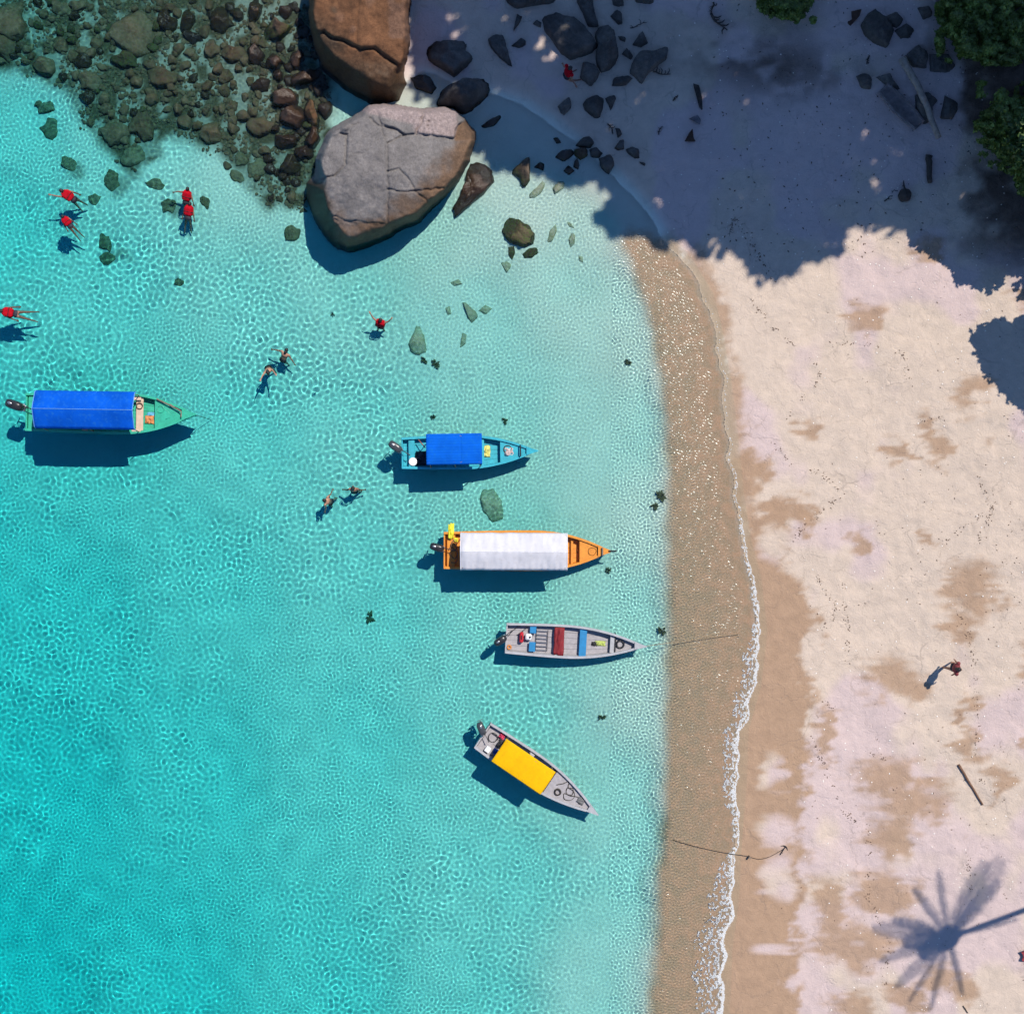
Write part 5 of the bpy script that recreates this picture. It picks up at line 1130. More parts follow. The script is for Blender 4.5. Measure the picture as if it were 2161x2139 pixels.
def person(px, py, z, head_dir, label, arms, legs, upright=0.0, skin=SK, top=None, bottom=NAVY, hair_len=.0, group=None, ground=False, head_tilt=0.0, hair=HAIR, bun=False, size=1.0):
    """body built along a spine. head_dir: photo angle (deg, 0 right, 90 down) the head points to; upright 0 prone .. 1 standing.
       arms: two (out, forward, elbow) ; legs: two (spread, drop) relative to the spine"""
    th = -math.radians(head_dir); f = Vector((math.cos(th), math.sin(th), 0)); lat = Vector((-f.y, f.x, 0)); up = Vector((0, 0, 1))
    sp = (f * (1 - upright) + up * upright).normalized(); back = (up * (1 - upright) - f * upright).normalized()      # spine and back normal
    root = Vector((0, 0, 0)); pelvis = root - sp * .26; chest = root + sp * .12; neck = root + sp * .26; hd = neck + sp * .15 - back * .02 * (1 - upright) + f * head_tilt
    mb = MB(); R = Matrix((lat, sp, back)).transposed()
    mb.ell(chest, (.195, .17, .125), R, 14, 10); mb.ell(root - sp * .04, (.155, .20, .10), R, 14, 10); mb.ell(pelvis, (.17, .14, .11), R, 14, 10)
    seg(mb, chest + sp * .05, neck + sp * .05, .075, .055); mb.ell(hd, (.078, .112, .096), R, 14, 10)
    mb.ell(hd - back * .10 - sp * .005, (.016, .03, .024), R, 8, 6)                 # nose
    for sg in (1, -1): mb.ell(hd + lat * .080 * sg, (.014, .03, .02), R, 8, 6)      # ears
    shoulders = []
    for sg, (o_, fw, el) in zip((1, -1), arms):
        s_ = chest + sp * .10 + lat * .185 * sg; shoulders.append(s_); mb.ell(s_, (.062, .062, .058), nu=10, nv=8)
        d1 = (lat * sg * o_ + sp * fw - back * .25 * (1 - upright) * .6).normalized(); e_ = s_ + d1 * .28
        d2 = (d1 + (sp * el) - back * .15).normalized(); w_ = e_ + d2 * .25
        seg(mb, s_, e_, .050, .040); seg(mb, e_, w_, .040, .029); hand(mb, w_, d2, sg)
    for sg, (spr, drop, knee) in zip((1, -1), legs):
        h_ = pelvis + lat * .085 * sg - sp * .03; d1 = (-sp + lat * sg * spr - back * drop).normalized(); k_ = h_ + d1 * .42
        d2 = (d1 + back * knee).normalized(); a_ = k_ + d2 * .40; fd = (d2 * .35 - back).normalized() if upright > .5 else (d2 - back * .3).normalized()
        seg(mb, h_, k_, .082, .056); seg(mb, k_, a_, .055, .034); seg(mb, a_ + d2 * .03, a_ + d2 * .03 + fd * .17, .036, .026)
    me = remesh(mb, .017, .45); me.materials.append(skin)
    body = bpy.data.objects.new('person', me); C.objects.link(body); tag(body, label, 'person', group)
    if not ground: size *= .90
    body.scale = (size,) * 3
    lo = min(v.co.z for v in me.vertices) * size
    if ground:
        g = PG(px, py); body.location = (g.x, g.y, g.z - lo - .015)
    else:
        z -= .03; p = P(px, py, z); body.location = (p.x, p.y, z)
    # hair cap
    hb = MB(); hb.ell(hd + back * .022 + sp * .022, (.092, .112, .098), R, 16, 12); hm = hb.build('hair', hair, body, smooth=True)
    if hair_len > 0:
        hb2 = MB(); hb2.tube([hd + back * .05, hd + back * .09 - sp * .08, hd + back * .085 - sp * (.08 + hair_len)], [.07, .065, .03], 10); hb2.build('long_hair', hair, body, smooth=True)
    if bun: MB().ell(hd + sp * .10 + back * .06, (.045, .045, .045), R, 10, 8).build('hair_bun', hair, body, smooth=True)
    # clothing shells
    if top == 'vest':
        v = MB()
        v.ell(chest - sp * .03 + back * .012, (.225, .245, .150), R, 20, 14, e=.5)
        for sg in (1, -1): v.ell(chest + sp * .16 + lat * .10 * sg + back * .02, (.06, .10, .085), R, 10, 8, e=.8)
        vo = v.build('life_vest', VEST, body, smooth=True)
        st = MB(); st.box(chest - sp * .07 + back * .02, (.462, .035, .30), R, bev=.012); st.build('vest_strap', M_BLACK, vo)
        MB().box(chest + sp * .17 + back * .075, (.13, .06, .11), R, bev=.03).build('vest_collar', VEST, vo)
    elif top is not None:
        v = MB(); v.ell(chest - sp * .04, (.205, .25, .135), R, 18, 12, e=.85)
        for sg, s_ in zip((1, -1), shoulders): v.ell(s_ + lat * sg * .03, (.085, .08, .078), R, 10, 8)
        v.build('shirt', top, body, smooth=True)
    if bottom:
        v = MB(); v.ell(pelvis + sp * .01, (.182, .125, .122), R, 16, 10, e=.85); v.build('shorts', bottom, body, smooth=True)
    return body
GS = 'snorkellers in red life vests'
person(147, 415, .05, 215, 'snorkeller in red life vest, upper of the two at far left', [(.3, .5, .3), (.3, -.9, -.2)], [(.2, 1.1, .2), (.1, 1.3, .4)], .34, SK2, 'vest', NAVY, group=GS)
person(143, 470, .03, 232, 'snorkeller in red life vest, lower of the two at far left', [(.2, -.9, .1), (.25, -.9, -.1)], [(.06, .5, .1), (.1, .6, .2)], .16, SK2, 'vest', NAVY, group=GS, size=.82)
person(394, 417, .06, 285, 'snorkeller in red life vest, upper of a touching pair', [(.6, -.1, -.3), (.3, -.8, -.1)], [(.15, 1.3, .1), (.2, 1.4, .2)], .34, SK2, 'vest', NAVY, group=GS, size=.95)
person(398, 449, .06, 282, 'snorkeller in red life vest, lower of a touching pair', [(.2, -.9, .0), (.2, -.9, .0)], [(.12, .8, .2), (.06, 1.0, .2)], .22, SK2, 'vest', NAVY, group=GS, size=.95)
person(22, 660, .02, 190, 'snorkeller in black with a red vest at the left edge', [(.2, -.9, -.1), (.3, -.9, -.1)], [(.10, .15, .05), (.22, .25, .1)], .06, SK2, 'vest', NAVY, group=GS)
person(803, 684, .02, 285, 'lone swimmer in red life vest inside the ring ripples', [(.25, .25, .9), (.25, .25, .9)], [(.1, .2, .1), (.1, .3, .1)], .74, SK, 'vest', NAVY, group=GS)
GW = 'bathers standing in the water'
person(600, 752, -.12, 300, 'bather with both arms stretched wide, upper of a close pair', [(1, -.5, -.15), (.8, -.75, -.1)], [(.15, .9, .1), (.2, 1.0, .1)], .50, SK, None, TEAL, hair_len=.16, group=GW)
person(566, 780, -.08, 70, 'bather leaning forward, lower of a close pair', [(.25, .8, .2), (.3, .7, .2)], [(.12, .9, .1), (.2, .9, .1)], .65, SK, None, TEAL, hair_len=.14, group=GW)
person(693, 1058, -.10, 200, 'bare-backed bather left of the light blue boat, the left of two', [(.35, -.6, .4), (.4, -.5, .3)], [(.15, .4, .1), (.2, .3, .1)], .72, SK, None, NAVY, group=GW)
person(747, 1034, -.12, 270, 'bather with a hair bun left of the light blue boat, the right of two', [(.35, -.6, .4), (.3, -.6, .4)], [(.15, .3, .1), (.2, .3, .1)], .80, SK2, None, NAVY, bun=True, group=GW)
person(1994, 1401, 0, 10, 'person in a dark red shirt walking on the dry sand', [(.20, -1, .05), (.25, -1, .1)], [(.06, .22, -.10), (.06, -.16, -.08)], 1.0, SK2, REDS, NAVY, hair_len=.12, ground=True)
person(1196, 172, 0, 330, 'person in a bright red top crouching among the shaded rocks', [(.3, -.7, .6), (.35, -.6, .6)], [(.25, .9, -.9), (.3, .9, -1.0)], .80, SK2, VEST, NAVY, ground=True)
# ------------------------------------------------------------------ trees and bushes
def leaf_material(name, col, trans=.10):
    m, nt, out = new_mat(name); geo = nd(nt, 'ShaderNodeNewGeometry'); n = noise_node(nt, geo.outputs['Position'], 1.4, 4); n2 = noise_node(nt, geo.outputs['Position'], 9, 2)
    r = ramp(nt, n.outputs[0], .3, .7, (*[c * .55 for c in col], 1), (*[c * 1.45 for c in col], 1)); g = ramp(nt, n2.outputs[0], .3, .7, (.7, .7, .7, 1), (1.3, 1.25, 1.1, 1))
    c = mix(nt, 1.0, r.outputs[0], g.outputs[0], 'MULTIPLY')
    b = nd(nt, 'ShaderNodeBsdfPrincipled'); b.inputs['Roughness'].default_value = .5; nt.links.new(c, b.inputs['Base Color'])
    t = nd(nt, 'ShaderNodeBsdfTranslucent'); nt.links.new(c, t.inputs[0]); mx = nd(nt, 'ShaderNodeMixShader'); mx.inputs[0].default_value = trans
    nt.links.new(b.outputs[0], mx.inputs[1]); nt.links.new(t.outputs[0], mx.inputs[2]); nt.links.new(mx.outputs[0], out.inputs[0]); return m
LEAF = leaf_material('forest_leaf', (.045, .085, .022)); LEAF2 = leaf_material('shore_leaf', (.06, .11, .025)); BUSHL = leaf_material('bush_leaf', (.15, .21, .04)); PALML = leaf_material('palm_leaf', (.07, .12, .03), .2)
BARK = pm('bark', (.13, .10, .075), .9, .3, 5, .5)
def leaves_mesh(pts, size, rng, flat=.6):
    """one folded diamond leaf per point"""
    n = len(pts); pts = np.asarray(pts, float)
    a = rng.uniform(0, 2 * np.pi, n); tl = rng.normal(0, flat, n); s = size * rng.uniform(.65, 1.35, n)
    u = np.stack([np.cos(a) * np.cos(tl), np.sin(a) * np.cos(tl), np.sin(tl)], -1)
    w = np.cross(u, np.stack([rng.normal(0, .35, n), rng.normal(0, .35, n), np.ones(n)], -1)); w /= np.linalg.norm(w, axis=1)[:, None] + 1e-9
    nr = np.cross(w, u); s = s[:, None]
    v = np.stack([pts - u * s * .5, pts + w * s * .30 + nr * s * .08, pts + u * s * .5, pts - w * s * .30 + nr * s * .08], 1).reshape(-1, 3)
    i = np.arange(n) * 4; f = np.stack([i, i + 1, i + 2, i, i + 2, i + 3], -1).reshape(-1, 3)
    return v, f
def crown_obj(name, pts, size, mat, parent, rng, flat=.6):
    v, f = leaves_mesh(pts, size, rng, flat); me = fast_mesh(name, v, f, smooth=False); me.materials.append(mat)
    o = bpy.data.objects.new(name, me); C.objects.link(o); o.parent = parent
    o.matrix_parent_inverse = parent.matrix_basis.inverted(); return o
KS = Vector((SD.x / SD.z, SD.y / SD.z))        # horizontal shift per metre of height between a thing and its shadow
def tree_from_shadow(name, label, cells, base, leafsz, mat, rng, trunk_r, seed, group):
    """cells: leaf points (n,3) world"""
    base = Vector(base); base.z = tz(base.x, base.y) - .3
    root = empty(name, base); tag(root, label, 'tree', group); rnd = random.Random(seed)
    cen = Vector(cells.mean(0)); zlo = float(np.percentile(cells[:, 2], 8))
    top = Vector((cen.x, cen.y, zlo + .4)); mid = base.lerp(top, .55) + Vector((rnd.uniform(-.6, .6), rnd.uniform(-.6, .6), 0))
    tr = MB(); pts = [base, base.lerp(mid, .5), mid, mid.lerp(top, .5), top]; tr.tube([p - base for p in pts], [trunk_r * 1.25, trunk_r, trunk_r * .8, trunk_r * .62, trunk_r * .42], 10)
    tb = tr.build('trunk', BARK, root, smooth=True)
    for k in range(9):
        q = Vector(cells[rnd.randrange(len(cells))]); st = mid.lerp(top, rnd.uniform(.2, 1)); m1 = st.lerp(q, .5) + Vector((0, 0, rnd.uniform(-.3, .5)))
        MB().tube([st - base, m1 - base, q - base], [trunk_r * .32, trunk_r * .2, trunk_r * .06], 6).build('limb', BARK, tb, smooth=True)
    crown_obj('crown', cells, leafsz, mat, root, rng)
    return root
SHADE = [(1010, 315), (1050, 362), (1110, 352), (1180, 382), (1262, 384), (1290, 402), (1296, 425), (1268, 440), (1276, 470), (1302, 498), (1328, 488), (1352, 488), (1372, 512), (1402, 514), (1432, 498), (1452, 520), (1480, 542), (1512, 536), (1538, 520), (1556, 546),
         (1590, 592), (1640, 594), (1690, 560), (1750, 545), (1772, 488), (1800, 484), (1850, 508), (1900, 512), (1990, 520), (2300, 500), (2300, -260), (840, -260), (846, 60), (862, 110), (880, 200), (950, 240)]
rng = np.random.default_rng(5)
TC = [(930, 20), (1130, 130), (1160, 330), (1380, 60), (1400, 330), (1620, 420), (1640, 130), (1880, 330), (1900, 60), (2120, 200)]      # crown centres, as seen in their shadow
N = 90000
sx_, sy_ = rng.uniform(830, 2300, N), rng.uniform(-260, 610, N)
wobx = (fbm(sx_ / 26., sy_ / 26., 301, 3) - .5) * 34; woby = (fbm(sx_ / 26., sy_ / 26., 302, 3) - .5) * 34
fin = (fbm(sx_ / 7., sy_ / 7., 305, 3) - .5) * 40
ok = (poly_sd(sx_ + wobx * .3, sy_ + woby * .3, SHADE) + fin > rng.uniform(-4, 20, N))
DAP = [(rng.uniform(1020, 2000), rng.uniform(60, 470), rng.uniform(4, 12)) for _ in range(80)] + [(rng.uniform(1300, 1980), rng.uniform(380, 540), rng.uniform(4, 9)) for _ in range(30)]
for (a, b, r) in DAP + [(1240, 105, 0), (955, 60, 26), (1155, 105, 26), (1385, 420, 14), (1393, 440, 12), (1500, 500, 16), (1510, 520, 12), (1540, 330, 9), (1620, 350, 13), (1480, 320, 7), (1560, 425, 12), (1620, 435, 14), (1850, 345, 8), (850, 50, 22), (855, 95, 16), (970, 185, 18), (905, 195, 16), (1640, 540, 12), (870, 130, 12), (2130, 180, 0)]:
    if r: ok &= (np.hypot(sx_ - a, sy_ - b) > r * 1.3) | (rng.random(N) < (.16 if r > 15 else .26))
ok &= fbm(sx_ / 16., sy_ / 16., 303, 2) > .225
sx_, sy_ = sx_[ok], sy_[ok]
hgt = 21 + 2.5 * vnoise(sx_ / 120., sy_ / 120., 9) + rng.uniform(-1.6, 1.6, len(sx_))
lx = (sx_ - CX) / PPM + KS.x * hgt; ly = -(sy_ - CY) / PPM + KS.y * hgt
own = np.argmin(np.stack([(sx_ - a) ** 2 + (sy_ - b) ** 2 for a, b in TC]), 0)
TLAB = ['tall forest tree outside the top edge, shading the orange boulder', 'tall forest tree outside the top edge, shading the beach rocks', 'tall forest tree shading the waterline huddle of rocks', 'tall forest tree outside the top edge, shading upper sand',
        'tall forest tree shading the swash corner', 'tall forest tree casting the deepest lobe of shade', 'tall forest tree shading the dark soil strip', 'tall forest tree shading the logs and pole', 'tall forest tree shading the tilted slab', 'tall forest tree outside the right edge behind the bushes']
for k, (a, b) in enumerate(TC):
    cells = np.stack([lx, ly, hgt], -1)[own == k]
    if len(cells) < 50: continue
    c0 = cells.mean(0); tree_from_shadow('forest_tree', TLAB[k], cells, (c0[0] + 1.2, c0[1] + 2.5, 0), .55, LEAF, rng, .32, 40 + k, 'forest trees behind the beach')
# lower shore trees at the right edge whose leafy shadows lie sharp on the sand
LOW = [([(2030, 722), (2046, 706), (2082, 692), (2105, 708), (2120, 690), (2161, 688), (2260, 690), (2270, 900), (2161, 918), (2125, 868), (2100, 842), (2066, 800), (2048, 776)], (2330, 640), 'low shore tree outside the right edge, casting the lone leafy shadow'),
       ([(1905, 500), (1916, 520), (1958, 548), (1996, 572), (2004, 604), (2058, 622), (2066, 632), (2098, 586), (2120, 604), (2126, 652), (2161, 648), (2280, 640), (2280, 470), (1920, 470)], (2300, 400), 'shore tree with green crown at the right edge')]
for k, (poly, bs, lb) in enumerate(LOW):
    xs = [p[0] for p in poly]; ys = [p[1] for p in poly]; n = 46000
    a, b = rng.uniform(min(xs), max(xs), n), rng.uniform(min(ys), max(ys), n)
    s = poly_sd(a + (fbm(a / 9., b / 9., 311 + k, 2) - .5) * 16, b + (fbm(a / 9., b / 9., 321 + k, 2) - .5) * 16, poly); s_ok = (s + (fbm(a / 4., b / 4., 333, 2) - .5) * 26 > rng.uniform(-3, 8, n)) & (fbm(a / 8., b / 8., 331, 2) > .17)
    a, b = a[s_ok], b[s_ok]; h = 5.0 + .6 * vnoise(a / 40., b / 40., 12) + rng.uniform(-.5, .5, len(a)) + (.8 if k == 0 else 0)
    cells = np.stack([(a - CX) / PPM + KS.x * h, -(b - CY) / PPM + KS.y * h, h + .8], -1)
    tree_from_shadow('shore_tree', lb, cells, ((bs[0] - CX) / PPM, -(bs[1] - CY) / PPM, 0), .24, LEAF2, rng, .16, 60 + k, 'shore trees at the right edge')
# bushes seen from above
BUSH = [([(1978, -40), (2240, -40), (2240, 118), (2120, 138), (2064, 132), (2020, 118), (1990, 88), (1974, 40)], 2.2, 'dark green bush filling the top right corner'),
        ([(2066, 205), (2100, 188), (2240, 170), (2240, 420), (2150, 400), (2112, 352), (2084, 318), (2056, 292), (2070, 250)], 2.4, 'dark green bush on the right edge below the corner bush'),
        ([(1596, -40), (1722, -40), (1720, 22), (1690, 42), (1640, 50), (1600, 44)], 1.2, 'small dark bush cut by the top edge')]
for k, (poly, h, lb) in enumerate(BUSH):
    xs = [p[0] for p in poly]; ys = [p[1] for p in poly]; n = int(15000 * (max(xs) - min(xs)) / 260)
    a, b = rng.uniform(min(xs), max(xs), n), rng.uniform(min(ys), max(ys), n)
    s = poly_sd(a + (fbm(a / 22., b / 22., 341 + k, 4) - .5) * 95, b + (fbm(a / 22., b / 22., 351 + k, 4) - .5) * 95, poly); q = s > 0; a, b, s = a[q], b[q], s[q]
    zt = 1.2 + h * np.clip(s / 40, 0, 1) ** .5 * (.55 + .6 * fbm(a / 18., b / 18., 361, 3)) - rng.uniform(0, .5, len(a)) ** 2
    kk = (H - zt) / H / PPM; cells = np.stack([(a - CX) * kk, -(b - CY) * kk, zt], -1)
    c0 = cells.mean(0); g = tz(c0[0], c0[1]); root = empty('bush', (c0[0], c0[1], g)); tag(root, lb, 'bush')
    st = MB(); rr = random.Random(k)
    for _ in range(8):
        e = Vector(cells[rr.randrange(len(cells))]) - Vector((c0[0], c0[1], g)); st.tube([(rr.uniform(-.2, .2), rr.uniform(-.2, .2), -.1), e * .5 + Vector((0, 0, .3)), e], [.05, .035, .012], 6)
    st.build('stem', BARK, root, smooth=True); crown_obj('foliage', cells, .19, BUSHL, root, rng, .5)
# coconut palm outside the right edge; its shadow lies on the sand at the lower right
def palm():
    S = (1992, 1958); h = 17.0; g0 = 1.0
    top = Vector(((S[0] - CX) / PPM + KS.x * (h - g0), -(S[1] - CY) / PPM + KS.y * (h - g0), h))
    bx, by = (2490 - CX) / PPM, -(1735 - CY) / PPM; base = Vector((bx, by, tz(bx, by) - .2))
    root = empty('coconut_palm', base); tag(root, 'leaning coconut palm outside the right edge, casting the star-shaped shadow', 'palm')
    pts = []
    for k in range(13): t = k / 12; p = base.lerp(top, t); p.z += .9 * math.sin(math.pi * t) * .4; pts.append(p - base)
    MB().tube(pts, [.15 - .06 * k / 12 for k in range(13)], 10).build('trunk', BARK, root, smooth=True)
    rr = random.Random(3); T = top - base
    MB().ell(T + Vector((0, 0, .1)), (.45, .45, .4)).build('crown_shaft', BARK, root, smooth=True)
    # azimuth in the photo (deg, 0 right, 90 down), length, width, droop
    FR = [(-58, 3.9, .62, .20), (-66, 3.5, .55, .35), (-50, 3.1, .4, .5), (-98, 2.9, .20, .9), (-122, 2.5, .26, .9), (188, 3.0, .5, .3), (200, 2.3, .36, .5), (160, 2.9, .34, .6), (135, 3.0, .34, .5), (120, 3.2, .2, .9), (104, 3.2, .2, .9), (78, 2.5, .2, .9), (-15, 2.8, .16, .8), (172, 1.8, .5, .3), (145, 1.4, .5, .3)]
    for az, L, wd, dr in FR:
        a = -math.radians(az); d = Vector((math.cos(a), math.sin(a), 0)); lt = Vector((-d.y, d.x, 0)); mb = MB(); rach = []
        # horizontal run shortened so that the shadow keeps its length as the frond bends down
        for k in range(13):
            t = k / 12; z = .45 * math.sin(t * 2.0) - dr * 1.5 * t * t; p = T + d * L * t + Vector((KS.x * z, KS.y * z, z)); rach.append(p)
        mb.tube(rach, [.035 - .028 * k / 12 for k in range(13)], 5)
        for k in range(40):
            t = .08 + .9 * k / 40; i = min(int(t * 12), 11); p = rach[i].lerp(rach[i + 1], t * 12 - i); w = wd * 1.05 * (math.sin(math.pi * min(1, t * .86 + .10)) ** .6) * rr.uniform(.75, 1.1)
            for sg in (1, -1):
                e = p + lt * sg * w + d * w * .55 + Vector((0, 0, -.25 * w - rr.uniform(0, .12))); q = p + (e - p) * .5 + Vector((0, 0, .03)); c = d * .021
                mb.add([p - c * .6, q - c, e, q + c, p + c * .6], [(0, 1, 3, 4), (1, 2, 3)])
        mb.build('frond', PALML, root)
    for k in range(6):
        a = k * 1.05; MB().ell(T + Vector((.32 * math.cos(a), .32 * math.sin(a), -.25)), (.13, .13, .15), nu=10, nv=8).build('coconut', pm('coconut_green', (.16, .18, .05), .5, .2), root, smooth=True)
palm()
# ------------------------------------------------------------------ driftwood, litter, weed, foam
WOOD = pm('driftwood', (.30, .245, .20), .85, .3, 6, .5); WOODD = pm('dark_wood', (.055, .042, .033), .85, .35, 6, .5)
def log_between(name, a, b, r, mat, label, cat='log', bend=0.0, seed=0, dz=.0, split=False):
    p, q = PG(*a), PG(*b); rnd = random.Random(seed); root = p; n = 9; pts, rs = [], []; d = (q - p); lt = Vector((-d.y, d.x, 0)).normalized()
    for k in range(n):
        t = k / (n - 1); w = p.lerp(q, t) + lt * (bend * math.sin(math.pi * t) + rnd.uniform(-.04, .04) * r * 4); w.z = tz(w.x, w.y) + r * .75 + dz; pts.append(w - root); rs.append(r * (1 - .35 * t) * rnd.uniform(.92, 1.08))
    o = tag(MB().tube(pts, rs, 10).build(name, mat, None, smooth=True), label, cat); o.location = root; return o
log_between('driftwood_pole', (1897, 130), (1974, 297), .16, WOOD, 'long pale grey driftwood pole lying across rocks at the upper right', bend=.12, dz=.22)
log_between('driftwood_log', (1958, 330), (1960, 387), .14, WOODD, 'short dark log alone on shaded sand below the long pole', seed=2)
log_between('beach_stick', (2022, 1612), (2073, 1697), .055, pm('brown_stick', (.16, .085, .05), .8, .3, 8, .4), 'straight brown stick lying on the dry sand below the walking person', 'stick', seed=3)
log_between('small_stick', (2032, 2121), (2042, 2136), .03, WOODD, 'tiny dark stick near the bottom edge below the palm shadow', 'stick', seed=4)
def hollow_log():
    a, b = PG(1858, 190), PG(1936, 270); d = b - a; L = d.length; ang = math.atan2(d.y, d.x); vs_, fs = [], []; n, m = 14, 15; rr = random.Random(8)
    for k in range(n):
        t = k / (n - 1); w = .34 * (.8 + .3 * math.sin(math.pi * t)) * rr.uniform(.95, 1.05)
        for j in range(m):
            th = math.pi * (1.0 + j / (m - 1)); vs_.append((L * t, w * math.cos(th), .32 + .32 * math.sin(th)))
        for j in range(m - 1, -1, -1):
            th = math.pi * (1.0 + j / (m - 1)); vs_.append((L * (.03 + .94 * t), (w - .07) * math.cos(th), .33 + .24 * math.sin(th)))
    M = 2 * m
    for k in range(n - 1):
        for j in range(M): fs.append((k * M + j, k * M + (j + 1) % M, (k + 1) * M + (j + 1) % M, (k + 1) * M + j))
    fs += [tuple(range(M)), tuple((n - 1) * M + j for j in range(M - 1, -1, -1))]
    o = tag(MB().add(vs_, fs).build('hollow_log', pm('purple_grey_wood', (.20, .165, .155), .85, .3, 5, .5), None, smooth=False), 'split hollow log like a trough left of the long grey pole', 'log'); o.location = a; o.rotation_euler = (0, 0, ang)
hollow_log()
def twig(name, px, py, L, ang, label, seed, cat='twig', mat=WOODD, r=.02):
    rr = random.Random(seed); mb = MB(); p0 = PG(px, py); pts = [Vector((0, 0, r))]
    for k in range(6): ang += rr.uniform(-.5, .5); pts.append(pts[-1] + Vector((math.cos(ang), math.sin(ang), 0)) * L / 6 + Vector((0, 0, rr.uniform(-.01, .02))))
    mb.tube(pts, [r * (1 - .1 * k) for k in range(7)], 6)
    for k in (1, 2, 3, 4, 5):
        a2 = ang + rr.choice((-1, 1)) * rr.uniform(.6, 1.4); l2 = L * rr.uniform(.15, .4); q = pts[k]
        mb.tube([q, q + Vector((math.cos(a2), math.sin(a2), 0)) * l2 * .6 + Vector((0, 0, .03)), q + Vector((math.cos(a2 + .3), math.sin(a2 + .3), 0)) * l2], [r * .7, r * .5, r * .25], 5)
    o = tag(mb.build(name, mat, None, smooth=True), label, cat); o.location = p0; return o
twig('twig', 1866, 425, .9, 1.0, 'black looped twig on shaded sand left of the dark clump', 1, r=.03)
twig('twig', 1378, 152, .75, -.6, 'branching black twig at the lower right of the jagged rock', 2, r=.035)
twig('twig', 1282, 262, .5, -.5, 'small black twig above the row of rocks by the huddle', 3, r=.03)
twig('twig', 1834, 118, .4, -1.5, 'twig bundle left of the slab foot', 4, r=.03)
twig('twig', 1330, 60, .7, -.05, 'thin straight twig between the small angular rock and the triangular rock', 5, r=.02)
twig('twig', 1390, 285, .4, 1.3, 'faint dark twig alone on shaded sand right of the dark stones', 6, r=.025)
twig('twig', 1420, 213, .3, 1.1, 'tiny dark twig alone on shaded sand near the pointed wooden shard', 7, r=.03)
twig('twig', 1545, 470, .6, -1.2, 'thin twig near the lower edge of the shade', 8, r=.014)
twig('twig', 1505, 6, .5, -1.3, 'dark twig at the top edge left of the small bush', 9, r=.04)
twig('branch', 1500, 30, 1.0, -1.2, 'dark leafy branch on the sand left of the small bush', 10, 'branch', r=.06)
def curled(name, poly, label, mat, h=.12, cat='leaf'):
    """a dried, curled leaf sheath: an outline sheet bent up at its rim, with thickness"""
    n = 20; pl = resample(poly, n); pts = [PG(a, b, .03) for a, b in pl]; c = sum(pts, Vector()) / n; vs_, fs = [], []
    for (r, z) in ((1, h), (.7, h * .35), (.35, .02), (.35, -.0), (.7, h * .35 - .02), (1, h - .02)):
        for p in pts: vs_.append(((p.x - c.x) * r, (p.y - c.y) * r, z + .02 * mnoise.noise(p * 3)))
    for k in range(5):
        for i in range(n): fs.append((k * n + i, k * n + (i + 1) % n, (k + 1) * n + (i + 1) % n, (k + 1) * n + i))
    for i in range(n): fs.append((5 * n + i, 5 * n + (i + 1) % n, (i + 1) % n, i))
    fs += [tuple(2 * n + i for i in range(n)), tuple(3 * n + i for i in range(n - 1, -1, -1))]
    o = tag(MB().add(vs_, fs).build(name, mat, None, smooth=False), label, cat); o.location = c; return o
DRY = pm('dry_brown_leaf', (.10, .05, .03), .8, .35, 8, .3)
curled('wood_shard', zD((1635, 850), (1700, 865), (1725, 1000), (1730, 1130), (1700, 1110), (1660, 960)), 'long pointed dark wooden shard on shaded sand', WOODD, .10, 'wood')
curled('dry_leaf', zD((1590, 1360), (1630, 1300), (1640, 1400), (1660, 1440), (1545, 1440)), 'dark curled triangular leaf, lower of two below the wooden shard', DRY)
curled('dry_leaf', zD((1590, 1210), (1680, 1165), (1715, 1220), (1700, 1270), (1640, 1230)), 'greyish curled leaf, upper of two below the wooden shard', pm('grey_dry_leaf', (.22, .19, .19), .8, .3, 8, .3))
curled('dry_leaf', zT((145, 110), (240, 85), (220, 150), (130, 250), (100, 210), (150, 190)), 'brown curled palm sheath left of the tilted slab', DRY)
curled('red_cloth', [(2152, 2006), (2180, 1996), (2185, 2030), (2152, 2024), (2158, 2014)], 'dark red cloth cut by the right edge near the palm shadow', pm('wine_cloth', (.22, .03, .035), .8, .25, 8, .3), .10, 'cloth')
def clump():
    root = empty('dark_clump', PG(1908, 414)); tag(root, 'round black clump with a stalk on shaded sand', 'husk'); mb = MB()
    mb.ell((0, 0, .12), (.27, .28, .20), nu=16, nv=10)
    mb.v = [tuple(Vector(v) * (1 + .22 * mnoise.noise(Vector(v) * 6))) for v in mb.v]
    mb.build('husk', WOODD, root, smooth=True); MB().tube([(0, .22, .12), (-.05, .42, .12), (-.06, .62, .10)], [.05, .035, .015], 6).build('stalk', WOODD, root)
clump()
